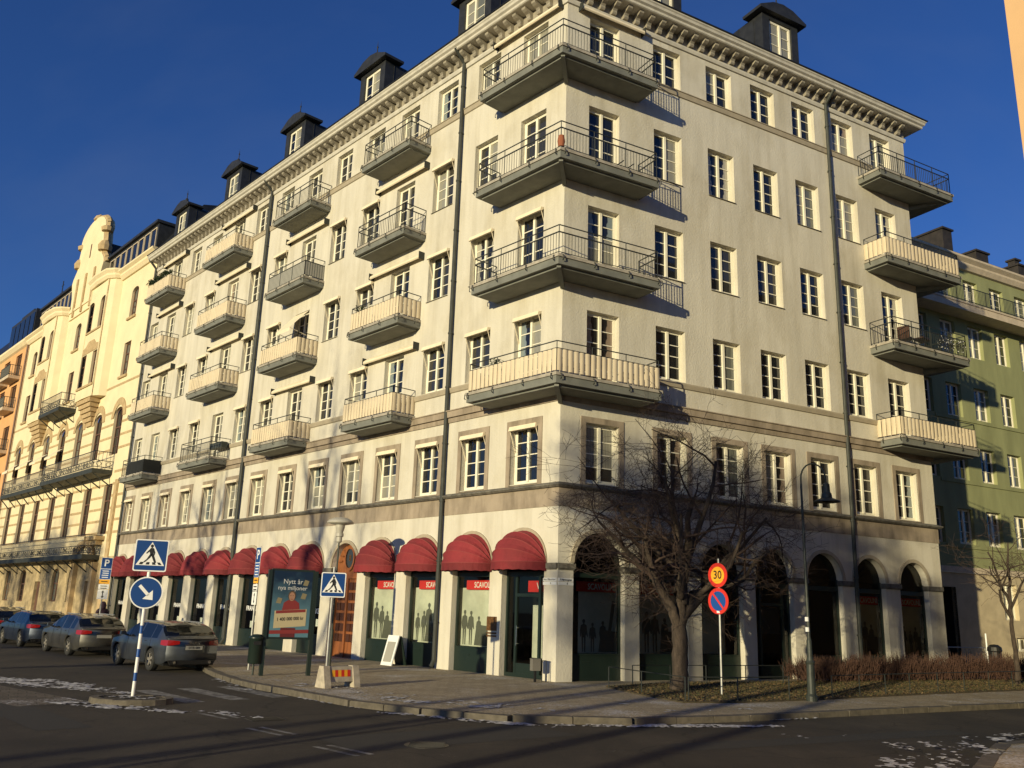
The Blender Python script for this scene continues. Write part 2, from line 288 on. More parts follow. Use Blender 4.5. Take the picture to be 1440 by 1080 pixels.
def paving(name, c0, c1, frost=.5):
    m = mat(name, c1, .9, spec=.3); nt = m.node_tree; b = nt.nodes['Principled BSDF']
    g = nt.nodes.new('ShaderNodeNewGeometry'); mp = nt.nodes.new('ShaderNodeMapping'); mp.inputs['Rotation'].default_value = (0,0,R_(-28)); nt.links.new(g.outputs['Position'], mp.inputs[0])
    br = nt.nodes.new('ShaderNodeTexBrick'); br.inputs['Scale'].default_value = 1.6; br.inputs['Mortar Size'].default_value = .012; br.inputs['Brick Width'].default_value = .56; br.inputs['Row Height'].default_value = .56
    br.inputs['Color1'].default_value = (*c0, 1); br.inputs['Color2'].default_value = (*c1, 1); br.inputs['Mortar'].default_value = tuple(x*.45 for x in c0)+(1,); nt.links.new(mp.outputs[0], br.inputs['Vector'])
    n = nt.nodes.new('ShaderNodeTexNoise'); n.inputs['Scale'].default_value = 22; n.inputs['Detail'].default_value = 8; nt.links.new(g.outputs['Position'], n.inputs['Vector'])
    r = nt.nodes.new('ShaderNodeValToRGB'); r.color_ramp.elements[0].position = .3; r.color_ramp.elements[1].position = .72; r.color_ramp.elements[0].color = (.55,.55,.55,1); r.color_ramp.elements[1].color = (1.35,1.35,1.35,1); nt.links.new(n.outputs['Fac'], r.inputs[0])
    mx = nt.nodes.new('ShaderNodeMixRGB'); mx.blend_type = 'MULTIPLY'; mx.inputs[0].default_value = 1; nt.links.new(br.outputs[0], mx.inputs[1]); nt.links.new(r.outputs[0], mx.inputs[2])
    fs = nt.nodes.new('ShaderNodeTexNoise'); fs.inputs['Scale'].default_value = 13; fs.inputs['Detail'].default_value = 9; fs.inputs['Roughness'].default_value = .75; nt.links.new(g.outputs['Position'], fs.inputs['Vector'])
    fm = nt.nodes.new('ShaderNodeTexNoise'); fm.inputs['Scale'].default_value = .5; fm.inputs['Detail'].default_value = 4; nt.links.new(g.outputs['Position'], fm.inputs['Vector'])
    fa = nt.nodes.new('ShaderNodeMath'); fa.operation = 'MULTIPLY_ADD'; fa.inputs[1].default_value = .7; nt.links.new(fm.outputs['Fac'], fa.inputs[0]); nt.links.new(fs.outputs['Fac'], fa.inputs[2])
    fr_ = nt.nodes.new('ShaderNodeValToRGB'); fr_.color_ramp.elements[0].position = .93; fr_.color_ramp.elements[1].position = 1.0; fr_.color_ramp.elements[1].color = (.75,.75,.75,1); nt.links.new(fa.outputs[0], fr_.inputs[0])
    fx = nt.nodes.new('ShaderNodeMixRGB'); fx.inputs[2].default_value = (.66,.65,.62,1); nt.links.new(fr_.outputs[0], fx.inputs[0]); nt.links.new(mx.outputs[0], fx.inputs[1])
    nt.links.new(fx.outputs[0], b.inputs['Base Color'])
    bp = nt.nodes.new('ShaderNodeBump'); bp.inputs['Strength'].default_value = .6; bp.inputs['Distance'].default_value = .02; nt.links.new(n.outputs['Fac'], bp.inputs['Height']); nt.links.new(bp.outputs[0], b.inputs['Normal'])
    return m
M['paving'] = paving('pavement_slabs', (.36,.295,.185), (.46,.38,.245))
M['setts'] = paving('crossing_setts', (.12,.10,.072), (.17,.14,.10))
M['lawn'] = mat('lawn_soil', (.075,.058,.03), .95, c2=(.042,.032,.018), vscale=5, detail=8, bump=.8, bscale=30, bdist=.03)
# ---------------------------------------------------------------- ground
def wL(s, z, off=0): return uL*s + nL*off + Vector((0,0,z))
def wR(s, z, off=0): return uR*s + nR*off + Vector((0,0,z))
def oc(a, b, z=0):                            # point at distance a from the left facade and b from the right facade
    d = nL.x*nR.y - nL.y*nR.x
    return Vector(((a*nR.y-b*nL.y)/d, (nL.x*b-nR.x*a)/d, z))
b = MB(); b.face([(-900,-900,-.12),(900,-900,-.12),(900,900,-.12),(-900,900,-.12)]); struct('road', b, M['asphalt'])
kerb_line = [wL(95,0,6.6), wL(20,0,6.6), wL(9.2,0,6.6), Vector((-10.4,.9,0)), Vector((-9.6,-.7,0)), Vector((-8.7,-2.26,0)), Vector((-7.6,-3.8,0)), Vector((-6.33,-5.19,0)), Vector((-4.74,-6.95,0)),
             Vector((-3.12,-8.06,0)), Vector((-1.36,-8.8,0)), Vector((1.0,-8.65,0)), Vector((3.62,-7.25,0)), Vector((5.49,-6.11,0)), Vector((7.23,-5.02,0)), Vector((13.12,-1.6,0)), wR(70,0,7.4)]
def slab_poly(pts, z0, z1):
    b = MB(); bm = bmesh.new(); vs_ = [bm.verts.new((p.x, p.y, z1)) for p in pts]; f = bm.faces.new(vs_)
    e = bmesh.ops.extrude_face_region(bm, geom=[f]); 
    for g in e['geom']:
        if isinstance(g, bmesh.types.BMVert): g.co.z = z0
    bmesh.ops.recalc_face_normals(bm, faces=bm.faces); bmesh.ops.triangulate(bm, faces=[f_ for f_ in bm.faces if len(f_.verts) > 4])
    me = bpy.data.meshes.new('sheet'); bm.to_mesh(me); bm.free(); return me
back = [wR(70,0,-30), wL(95,0,-30)]
me = slab_poly(kerb_line + back, -.3, 0); me.materials.append(M['paving']); pav = put('pavement', me); pav['kind'] = 'structure'
me = slab_poly([Vector((5.0,-14.6,0)), Vector((6.3,-12.5,0)), Vector((7.4,-10.9,0)), Vector((8.9,-10.0,0)), wR(70,0,14.2), wR(70,0,45), Vector((16,-40,0)), Vector((5.2,-18,0))], -.3, 0.001)
me.materials.append(M['paving']); pv2 = put('pavement', me); pv2['kind'] = 'structure'
def kerb_stones(line, parent, n_max=110):
    k = 0; ms = []
    for v in range(3):
        b = MB(); b.box(0, .985, 0, .24, -.22, .012); me_ = b.mesh('kerb_stone', M['kerb']); bm = bmesh.new(); bm.from_mesh(me_); bmesh.ops.bevel(bm, geom=bm.edges[:], offset=.015+.006*v, segments=1); bm.to_mesh(me_); bm.free(); ms.append(me_)
    for a, c in zip(line[:-1], line[1:]):
        d = (c-a); L = d.length; n = max(1, round(L/1.0)); ang = math.atan2(d.y, d.x)
        for i in range(n):
            if k >= n_max: return
            p = a + d*(i/n)
            o = put('kerb_stone', random.choice(ms), parent, Matrix.Translation((p.x, p.y, random.uniform(-.012,.008))) @ Matrix.Rotation(ang+random.uniform(-.015,.015), 4, 'Z') @ Matrix.Diagonal((L/n, 1, 1, 1))); k += 1
kl = [wL(45,0,6.6)] + kerb_line[1:-1] + [wR(34,0,7.45)]
# stones lie outside the pavement edge: walk the line backwards so +y is towards the road
kerb_stones(kl[::-1][:-1], pav)
kerb_stones([wR(22,0,14.2), Vector((8.9,-10.0,0)), Vector((7.4,-10.9,0)), Vector((6.3,-12.5,0)), Vector((5.0,-14.6,0))][::-1], pv2, 30)
# lawn bed beside the pavement
bed = [Vector((1.35,-1.3,0)), Vector((1.95,-3.4,0)), Vector((2.75,-5.2,0)), Vector((4.22,-4.75,0)), Vector((6.5,-3.3,0)), Vector((10.45,-.5,0)), Vector((16.6,3.6,0)), wR(40,0,3.0), wR(40,0,1.0), wR(14.5,0,1.0), wR(3.2,0,1.1)]
me = slab_poly(bed, -.2, .035); me.materials.append(M['lawn']); lawn = put('lawn', me); lawn['kind'] = 'structure'

# ---------------------------------------------------------------- main corner building
house = empty('apartment_building', label='large pale plastered corner apartment building with red shop awnings and wraparound corner balconies', cat='building')
EL, ER, ZC = 38.5, 18.33, 24.0
Lc = [1.64,4.25,6.87,9.51,12.115,14.82,17.6,20.385,23.17,25.95,28.9,31.8,34.7,37.5]
Rc = [1.635,4.53,7.145,9.505,11.835,14.21,16.65]
ROWS = [('F1',6.03,7.98),('F2',9.95,11.83),('F3',13.74,15.66),('F4',17.58,19.54),('F5',21.55,23.16)]
SLAB = {'F2':9.15,'F3':13.05,'F4':16.79,'F5':20.73}
LD, RD = {1,4,7,10,13}, {1,7}
W = 1.32
def zz(side, col, row):
    name, a, t = row
    if name != 'F1' and col in (LD if side == 'L' else RD): a = SLAB[name] + .14
    return a, t
def wall_grid(b, F, x0, x1, z0, z1, ops, dep=.22):
    xs = sorted({x0, x1} | {o[0] for o in ops} | {o[1] for o in ops}); zs = sorted({z0, z1} | {o[2] for o in ops} | {o[3] for o in ops})
    for i in range(len(xs)-1):
        run = None
        for j in range(len(zs)-1):
            xm, zm = (xs[i]+xs[i+1])/2, (zs[j]+zs[j+1])/2
            solid = not any(o[0] < xm < o[1] and o[2] < zm < o[3] for o in ops)
            if solid: run = (run[0] if run else zs[j], zs[j+1])
            if run and (not solid or j == len(zs)-2):
                b.face([F((xs[i],0,run[0])), F((xs[i+1],0,run[0])), F((xs[i+1],0,run[1])), F((xs[i],0,run[1]))]); run = None
    for a, c, d, e in ops:
        b.face([F((a,0,d)),F((a,dep,d)),F((a,dep,e)),F((a,0,e))]); b.face([F((c,0,e)),F((c,dep,e)),F((c,dep,d)),F((c,0,d))])
        b.face([F((a,0,e)),F((a,dep,e)),F((c,dep,e)),F((c,0,e))]); b.face([F((a,0,d)),F((c,0,d)),F((c,dep,d)),F((a,dep,d))])
def arcade(b, F, x0, x1, z1, arches, dep=.27, zs=3.5, n=14):
    cur = x0
    for xc, w in arches:
        r = w/2; a, c = xc-r, xc+r
        b.face([F((cur,0,0)),F((a,0,0)),F((a,0,z1)),F((cur,0,z1))]); cur = c
        b.face([F((a,0,0)),F((a,dep,0)),F((a,dep,zs)),F((a,0,zs))]); b.face([F((c,0,0)),F((c,0,zs)),F((c,dep,zs)),F((c,dep,0))])
        pt = [(xc-r*math.cos(math.pi*k/n), zs+r*math.sin(math.pi*k/n)) for k in range(n+1)]
        for (xa, za), (xb, zb) in zip(pt[:-1], pt[1:]):
            b.face([F((xa,0,za)),F((xb,0,zb)),F((xb,0,z1)),F((xa,0,z1))]); b.face([F((xa,0,za)),F((xa,dep,za)),F((xb,dep,zb)),F((xb,0,zb))])
    b.face([F((cur,0,0)),F((x1,0,0)),F((x1,0,z1)),F((cur,0,z1))])
LA = [(1.55,1.95),(4.1,1.95),(6.82,1.95),(9.52,1.95),(12.05,1.9),(14.75,2.0),(17.52,2.0),(20.3,2.0),(23.1,2.0),(25.9,2.0),(28.85,2.0),(31.75,2.0),(34.6,2.0),(37.3,2.0)]
RA = [(1.555,1.95),(4.10,2.0),(6.62,1.88),(9.05,1.84),(11.6,1.86),(14.05,1.76),(16.6,1.70)]
opsL = [(-c-W/2, -c+W/2, *zz('L', i+1, r)) for i, c in enumerate(Lc) for r in ROWS]
opsR = [(c-W/2, c+W/2, *zz('R', i+1, r)) for i, c in enumerate(Rc) for r in ROWS]
b = MB(); arcade(b, FL, -EL, 0, 5.21, [(-c, w) for c, w in LA[::-1]]); wall_grid(b, FL, -EL, 0, 5.21, ZC, opsL); ob('wall', b, M['plaster'], house, fix=False)
b = MB(); arcade(b, FR, 0, ER, 5.21, RA); wall_grid(b, FR, 0, ER, 5.21, ZC, opsR); ob('wall', b, M['plaster'], house, fix=False)
b = MB(); q = [FR((ER,0,0)), FR((ER,14,0)), FL((-EL,12,0)), FL((-EL,0,0))]
for a, c in zip(q[:-1], q[1:]): b.face([a, c, c+Vector((0,0,ZC)), a+Vector((0,0,ZC))])
ob('wall', b, M['plaster'], house)
# mouldings swept round the corner
def sweep(name, prof, m, gapsL=(), gapsR=(), wrap=True, sL=EL):
    b = MB()
    def seg(fa, fb, cap=True):
        A = [b.p(fa(o, z)) for o, z in prof]; B = [b.p(fb(o, z)) for o, z in prof]; n = len(prof)
        for k in range(n):
            j = (k+1) % n; b.f.append([A[k], A[j], B[j], B[k]]); b.m.append(0)
        if cap: b.f += [A[::-1], B]; b.m += [0, 0]
    def pl(s): return lambda o, z: wL(s, z, o)
    def pr_(s): return lambda o, z: wR(s, z, o)
    corner = lambda o, z: oc(o, o, z)
    endc = (lambda o, z: wR(ER+o, z, o)) if wrap else pr_(ER)
    cur = sL
    for g0, g1 in sorted(gapsL, reverse=True): seg(pl(cur), pl(g1)); cur = g0
    seg(pl(cur), corner)
    cur = None
    for g0, g1 in sorted(gapsR):
        seg(corner if cur is None else pr_(cur), pr_(g0)); cur = g1
    seg(corner if cur is None else pr_(cur), endc)
    if wrap: seg(endc, lambda o, z: FR((ER+o, 3.0, z)))
    return ob(name, b, m, house)
gl = [(Lc[i-1]-W/2, Lc[i-1]+W/2) for i in LD]; gr = [(Rc[i-1]-W/2, Rc[i-1]+W/2) for i in RD]
sweep('string_course', [(0,5.212),(.022,5.212),(.022,5.80),(0,5.80)], M['taupe'])
sweep('ledge', [(0,5.80),(.10,5.80),(.17,5.86),(.17,5.90),(0,5.97)], M['ledge'])
sweep('moulding', [(0,8.58),(.05,8.58),(.07,8.74),(0,8.74)], M['taupe'])
sweep('moulding', [(0,8.743),(.13,8.765),(.15,8.98),(.19,8.985),(.19,9.02),(0,9.06)], M['taupe'])
sweep('string_course', [(0,9.70),(.05,9.72),(.09,9.85),(.09,9.90),(0,9.93)], M['trim'], gl, gr)
sweep('string_course', [(0,21.26),(.05,21.28),(.08,21.46),(.11,21.47),(.11,21.50),(0,21.53)], M['trim'], gl, gr)
sweep('cornice', [(0,23.40),(.06,23.40),(.09,23.50),(.09,23.57),(0,23.6)], M['corn'])
sweep('cornice', [(0,24.0),(.58,24.0),(.62,24.03),(.62,24.12),(.70,24.17),(.72,24.26),(.76,24.30),(.76,24.345),(0,24.345)], M['corn'])
sweep('gutter', [(0,24.35),(.78,24.35),(.81,24.36),(.81,24.395),(0,24.395)], M['roof'])
sweep('frieze', [(0,23.602),(.035,23.602),(.035,23.998),(0,23.998)], M['brk'])
# scroll brackets
b = MB(); pr = []
b.prismx([(0,23.6),(-.16,23.6),(-.20,23.66),(-.19,23.74),(-.24,23.80),(-.36,23.84),(-.46,23.90),(-.48,23.995),(0,23.995)], -.095, .095)
bme = b.mesh('bracket', M['brk']); 
for v in bme.vertices: v.co.z -= 23.6
n = 72
for i in range(n): put('bracket', bme, house, FL.M(-(.30+i*(EL-.5)/n), 0, 23.6))
for i in range(34): put('bracket', bme, house, FR.M(.36+i*(ER-.6)/33.5, 0, 23.6))
# roof
b = MB(); hz = lambda o: 24.40+(.8-o)*math.tan(R_(20))
b.face([wL(EL,hz(.8),.8), oc(.8,.8,hz(.8)), oc(-6,-6,hz(-6)), wL(EL,hz(-6),-6)]); b.face([oc(.8,.8,hz(.8)), FR((ER+.8,-.8,hz(.8))), FR((ER-6,6,hz(-6))), oc(-6,-6,hz(-6))])
b.face([FR((ER+.8,-.8,hz(.8))), FR((ER+.8,13,hz(.8))), FR((ER-6,13,hz(-6))), FR((ER-6,6,hz(-6)))])
b.face([wL(EL,hz(-6),-6), oc(-6,-6,hz(-6)), FR((ER-6,6,hz(-6))), FR((ER-6,13,hz(-6))), wL(EL,hz(-6),-12)])
ob('roof', b, M['roof'], house)
# ---- windows
def win_mesh(w, h, rows, m='cream', y0=.205, mull=.10):
    b = MB(); f = .065
    b.box(-w/2, -w/2+f, y0, y0+.07, 0, h); b.box(w/2-f, w/2, y0, y0+.07, 0, h); b.box(-w/2+f, w/2-f, y0, y0+.07, h-f, h); b.box(-w/2+f, w/2-f, y0, y0+.07, 0, f+.02)
    b.box(-mull/2, mull/2, y0-.035, y0+.06, f+.02, h-f)
    a = w/2-f; z0, z1 = f+.02, h-f; st = .045
    for sgn in (-1, 1):
        xa, xb = (mull/2, a) if sgn > 0 else (-a, -mull/2)
        xo0, xo1 = (xb-st, xb) if sgn > 0 else (xa, xa+st)
        b.box(xo0, xo1, y0+.008, y0+.055, z0, z1)
        xi0, xi1 = (xa, xb-st) if sgn > 0 else (xa+st, xb)
        b.box(xi0, xi1, y0+.009, y0+.054, z0, z0+.05); b.box(xi0, xi1, y0+.009, y0+.054, z1-.04, z1)
        ph = (z1-.04-z0-.05)/rows
        for k in range(1, rows): b.box(xi0, xi1, y0+.012, y0+.05, z0+.05+k*ph-.016, z0+.05+k*ph+.016)
    me = b.mesh('window', M[m]); return me, (mull/2, a-st, z0+.05, z1-.04, rows, y0+.035)
_wc = {}
def pane_mesh(pw, ph, k):
    key = (round(pw,3), round(ph,3), k)
    if key not in _wc:
        b = MB(); b.face([(-pw/2,0,-ph/2),(pw/2,0,-ph/2),(pw/2,0,ph/2),(-pw/2,0,ph/2)]); _wc[key] = b.mesh('pane', M[k], fix=False)
    return _wc[key]
def window(F, x, z, h, rows, parent, w=W, frame='cream', sill=None, single=False, kinds=None, mull=.10, name='window', y0=.205):
    key = ('w', round(w,2), round(h,2), rows, frame, mull, y0)
    if key not in _wc: _wc[key] = win_mesh(w, h, rows, frame, y0, mull)
    me, (xa, xb, za, zb, rw, yp) = _wc[key]
    o = put(name, me, parent, F.M(x, 0, z)); rnd = random.random()
    ks = kinds or (['pane']*5+['pane2']*2+['drape']*4+['pane3']*2+['pane4'])
    cafe = random.random() < .12; dk = random.choice('001122')
    kk = [random.choice(ks), random.choice(ks)]
    if random.random() < .6: kk[1] = kk[0]
    rr = 1 if single else rw; ph = (zb-za)/rr
    for si, sg in enumerate((-1, 1)):
        tilt = (random.gauss(0,.012), random.gauss(0,.008))
        for k in range(rr):
            kd = kk[si] if not (kk[si] in ('pane3',) and k < 1 and random.random() < .5) else 'pane2'
            if kd == 'drape': kd = ('drapeL' if si == 0 else 'drapeR')+dk
            if cafe and k < rr/2-.4: kd = 'pane3'
            pm = pane_mesh(xb-xa-.004, ph-.004, kd)
            put('pane', pm, o, Matrix.Translation((sg*(xa+xb)/2, yp, za+(k+.5)*ph)) @ Matrix.Rotation(tilt[0]+random.gauss(0,.003), 4, 'Z') @ Matrix.Rotation(tilt[1]+random.gauss(0,.003), 4, 'X'))
    if sill:
        kx = ('sill', round(w,2), sill)
        if kx not in _wc: b = MB(); b.prismx([(-.05,-.035),(.20,.012),(.20,-.035),(-.05,-.05)], -w/2-.02, w/2+.02); _wc[kx] = b.mesh('sill', M[sill])
        put('sill', _wc[kx], o)
    return o
b = MB(); b.prismx([(-.10,-.17),(-.16,-.16),(-.12,-.01),(.03,-.005),(.03,-.06),(-.06,-.12)], -.64, .64)
b.bar((-.62,-.10,-.12),(-.62,.18,-.85),.014); b.bar((.62,-.10,-.12),(.62,.18,-.85),.014)
cas_me = b.mesh('blind_box', M['awncream'])
b = MB(); t = .19
b.box(-W/2-t, -W/2, -.028, .03, -.10, 1.95+t+.01); b.box(W/2, W/2+t, -.028, .03, -.10, 1.95+t+.01); b.box(-W/2, W/2, -.028, .03, 1.951, 1.95+t+.01); b.box(-W/2,W/2,-.028,.03,-.10,-.055)
sur_me = b.mesh('surround', M['taupe'])
for side, cols, F in (('L', Lc, FL), ('R', Rc, FR)):
    for i, c in enumerate(cols):
        x = -c if side == 'L' else c
        for row in ROWS:
            a, t = zz(side, i+1, row); door = t-a > 2.2; nm = row[0]
            rows = 3 if nm == 'F5' else 4
            kinds = None
            if side == 'R': kinds = ['pane']*6+['pane2']*2+['drape']*2+['pane4'] if nm in ('F2','F3') else (['pane']*3+['pane2']+['drape']*3+['pane3']*2+['pane4']*2)
            o = window(F, x, a, t-a, rows+(1 if door else 0), house, sill=None if door else 'ledge', single=(side == 'L' and i > 8), kinds=kinds, name='balcony_door' if door else 'window')
            if nm == 'F1': put('surround', sur_me, o, Matrix.Translation((0,0,0)))
            if side == 'L' and not door and nm in ('F1','F2','F3','F4') and not (nm == 'F4' and i < 2) and (nm == 'F1' or i in (0,1,2,4,5,7,8,10,11)): put('blind_box', cas_me, o, Matrix.Translation((0,0,t-a)))
            if side == 'L' and i == 0 and nm in ('F2','F3'): put('blind_box', cas_me, o, Matrix.Translation((0,0,t-a)))
# ---- balconies
def railing(b, path, z, bars=True, h=1.02, h2=.78, sp=.125, r=.011):
    for a, c in zip(path[:-1], path[1:]):
        a = Vector(a); c = Vector(c); L = (c-a).length
        for zt, rr in ((h, .020), (h2, .024)): b.bar(a+Vector((0,0,z+zt)), c+Vector((0,0,z+zt)), rr)
        n = max(1, round(L/1.2))
        for k in range(n+1): p = a+(c-a)*(k/n); b.bar(p+Vector((0,0,z)), p+Vector((0,0,z+h)), .019)
        if bars:
            b.bar(a+Vector((0,0,z+.09)), c+Vector((0,0,z+.09)), .013)
            n = round(L/sp)
            for k in range(1, n): p = a+(c-a)*(k/n); b.bar(p+Vector((0,0,z+.09)), p+Vector((0,0,z+h2)), r, 4, caps=False)
def hooks(b, path, z):
    for a, c in zip(path[:-1], path[1:]):
        a = Vector(a); c = Vector(c); d = (c-a); L = d.length; nrm = Vector((d.y, -d.x, 0)).normalized(); n = max(1, round(L/1.25))
        for k in range(n+1):
            p = a+d*(min(max(k/n, .04), .96))
            for q0, q1 in (((0,0,-.02),(.05,0,-.03)), ((.05,0,-.03),(.06,0,-.16)), ((.06,0,-.16),(.01,0,-.20))):
                b.bar(p+nrm*q0[0]*1+Vector((0,0,z+q0[2])), p+nrm*q1[0]+Vector((0,0,z+q1[2])), .018)
def slat_mesh(w, h, bul=.024):
    b = MB(); n = 6; pr = [(-w/2+.012+(w-.024)*k/n, -.004-bul*math.sin(math.pi*k/n)) for k in range(n+1)]
    for (xa, ya), (xb, yb) in zip(pr[:-1], pr[1:]): b.face([(xa,ya,0),(xb,yb,0),(xb,yb,h),(xa,ya,h)])
    b.face([(-w/2+.012,0,0),(-w/2+.012,0,h),(w/2-.012,0,h),(w/2-.012,0,0)])
    return b.mesh('cloth_panel', M['cloth'], smooth=False)
def clad(parent, path, z, wd=.21, skip=()):
    k0 = 0
    for a, c in zip(path[:-1], path[1:]):
        a = Vector(a); c = Vector(c); L = (c-a).length; n = round(L/wd); w = L/n; d = (c-a).normalized(); ang = math.atan2(d.y, d.x)
        key = ('slat', round(w,3))
        if key not in _wc: _wc[key] = slat_mesh(w, .70)
        for k in range(n):
            if (k0+k) in skip: continue
            p = a+d*w*(k+.5)
            put('cloth_panel', _wc[key], parent, Matrix.Translation((p.x, p.y, z+.06)) @ Matrix.Rotation(ang+random.gauss(0,.03), 4, 'Z') @ Matrix.Rotation(random.gauss(0,.006), 4, 'Y'))
        k0 += n
def balcony(F, x0, x1, zt, dep=1.1, style='open', skip=()):
    b = MB(); T = lambda q: F(q)
    b.mi = 0; b.box(x0, x1, -dep, -.001, zt-.34, zt-.10, T); b.box(x0+.18, x1-.18, -dep+.16, -.002, zt-.40, zt-.341, T)
    b.mi = 1; b.box(x0-.04, x1+.04, -dep-.04, -.001, zt-.099, zt, T)
    o = ob('balcony', b, [M['slab'], M['lip']], house)
    i = .06; path = [F((x0+i,0,0)), F((x0+i,-dep+i,0)), F((x1-i,-dep+i,0)), F((x1-i,0,0))]
    b = MB(); railing(b, path, zt, bars=style != 'clad'); ob('railing', b, M['iron'], o)
    b = MB(); e = -.04; hooks(b, [F((x0-.04,-.3,0)), F((x0-.04,-dep-.04,0)), F((x1+.04,-dep-.04,0)), F((x1+.04,-.3,0))], zt-.02); tag(ob('hook', b, M['iron'], o), kind='stuff')
    if style == 'clad':
        i = .03; clad(o, [F((x0+i,0,0)), F((x0+i,-dep+i,0)), F((x1-i,-dep+i,0)), F((x1-i,0,0))], zt, skip=skip)
    if style == 'mesh':
        b = MB(); i = .05
        for pa, pb in zip(path[:-1], path[1:]): b.face([pa+Vector((0,0,zt+.1)), pb+Vector((0,0,zt+.1)), pb+Vector((0,0,zt+.76)), pa+Vector((0,0,zt+.76))])
        ob('screen', b, M['mesh'], o)
    if style == 'black':
        b = MB(); A = F((x0+.9,-dep+.02,0)); B = F((x1-.03,-dep+.02,0)); C_ = F((x1-.02,-.05,0)); n = 16
        for k in range(n):
            p0 = A.lerp(B, k/n); p1 = A.lerp(B, (k+1)/n); l0 = -.35*max(0, 1-k/3); l1 = -.35*max(0, 1-(k+1)/3)
            y0 = F.Y*(.02*math.sin(k*2.1)); y1 = F.Y*(.02*math.sin(k*2.1+2.1))
            b.face([p0+y0+Vector((0,0,zt+.04+l0)), p1+y1+Vector((0,0,zt+.04+l1)), p1+Vector((0,0,zt+.77)), p0+Vector((0,0,zt+.77-.2*max(0,1-k/3)))])
        b.face([B+Vector((0,0,zt+.04)), C_+Vector((0,0,zt+.04)), C_+Vector((0,0,zt+.77)), B+Vector((0,0,zt+.77))])
        ob('screen', b, M['blackcloth'], o)
    return o
LB = [(7.87,11.4),(15.8,19.45),(23.9,27.8),(33.0,36.6)]
ST = {'F5':['open','open','clad','clad'],'F4':['open','mesh','clad','clad'],'F3':['clad']*4,'F2':['clad','clad','open','black']}
for fl in ('F2','F3','F4','F5'):
    for k, (a, c) in enumerate(LB): balcony(FL, -c, -a, SLAB[fl], style=ST[fl][k], skip=(9,) if (fl, k) == ('F3', 3) else ())
# corner balconies wrap both facades
def corner_balcony(zt, style):
    dl, dr, s0, s1 = 1.1, 1.1, 3.42, 3.20
    def poly(e, z0, z1, bb, dd=0):
        P = [wL(s0+e,0,.001), wL(s0+e,0,dl+e), oc(dl+e,dr+e), wR(s1+e,0,dr+e), wR(s1+e,0,.001), oc(.001,.001)]
        t = [bb.p(p+Vector((0,0,z1))) for p in P]; u = [bb.p(p+Vector((0,0,z0))) for p in P]
        # two quads each for top and bottom, split along the corner diagonal
        for r_, fl_ in ((t,1),(u,0)):
            for q in ((0,1,2,5),(5,2,3,4)):
                f = [r_[k] for k in q]; bb.f.append(f if fl_ else f[::-1]); bb.m.append(bb.mi)
        for k in range(6):
            j = (k+1) % 6; bb.f.append([u[k], u[j], t[j], t[k]]); bb.m.append(bb.mi)
    b = MB(); poly(0, zt-.34, zt-.10, b); poly(-.16, zt-.41, zt-.341, b)
    b.bar(oc(dl-.12,dr-.12,zt-.36), oc(.02,.02,zt-.62), .10, 4)
    b.mi = 1; poly(.04, zt-.099, zt, b); o = ob('balcony', b, [M['slab'], M['lip']], house)
    i = .06; path = [wL(s0-i,0,0), wL(s0-i,0,dl-i), oc(dl-i,dr-i), wR(s1-i,0,dr-i), wR(s1-i,0,0)]
    b = MB(); railing(b, path, zt, bars=style != 'clad'); ob('railing', b, M['iron'], o)
    b = MB(); hooks(b, [wL(s0+.04,0,.3), wL(s0+.04,0,dl+.04), oc(dl+.04,dr+.04), wR(s1+.04,0,dr+.04), wR(s1+.04,0,.3)], zt-.02); tag(ob('hook', b, M['iron'], o), kind='stuff')
    if style == 'clad':
        i = .03; clad(o, [wL(s0-i,0,0), wL(s0-i,0,dl-i), oc(dl-i,dr-i), wR(s1-i,0,dr-i), wR(s1-i,0,0)], zt)
    return o
for fl in ('F2','F3','F4','F5'): corner_balcony(SLAB[fl], 'clad' if fl == 'F2' else 'open')
# right-end balconies wrap the far corner
def end_balcony(zt, style):
    F = FR; x0, x1, xe, d, yb = 15.05, 19.85, ER, 1.15, 2.6
    b = MB()
    def two(e, z0, z1):
        b.box(x0-e, x1+e, -d-e, -.001, z0, z1, F); b.box(xe+.001, x1+e, 0.0, yb, z0, z1, F)
    two(0, zt-.34, zt-.10); two(-.16, zt-.41, zt-.341); b.bar(F((xe+1.0,-.7,zt-.38)), F((xe+.02,.05,zt-.62)), .10, 4)
    b.mi = 1; two(.04, zt-.099, zt); o = ob('balcony', b, [M['slab'], M['lip']], house)
    i = .06; path = [F((x0+i,0,0)), F((x0+i,-d+i,0)), F((x1-i,-d+i,0)), F((x1-i,yb-.1,0)), F((xe,yb-.1,0))]
    b = MB(); railing(b, path, zt, bars=style != 'clad'); ob('railing', b, M['iron'], o)
    b = MB(); hooks(b, [F((x0-.04,-.3,0)), F((x0-.04,-d-.04,0)), F((x1+.04,-d-.04,0)), F((x1+.04,yb,0))], zt-.02); tag(ob('hook', b, M['iron'], o), kind='stuff')
    if style == 'clad':
        i = .03; clad(o, [F((x0+i,0,0)), F((x0+i,-d+i,0)), F((x1-i,-d+i,0)), F((x1-i,yb-.1,0))], zt, wd=.225)
    return o
for fl in ('F2','F3','F4','F5'): end_balcony(SLAB[fl], 'clad' if fl in ('F2','F4') else 'open')
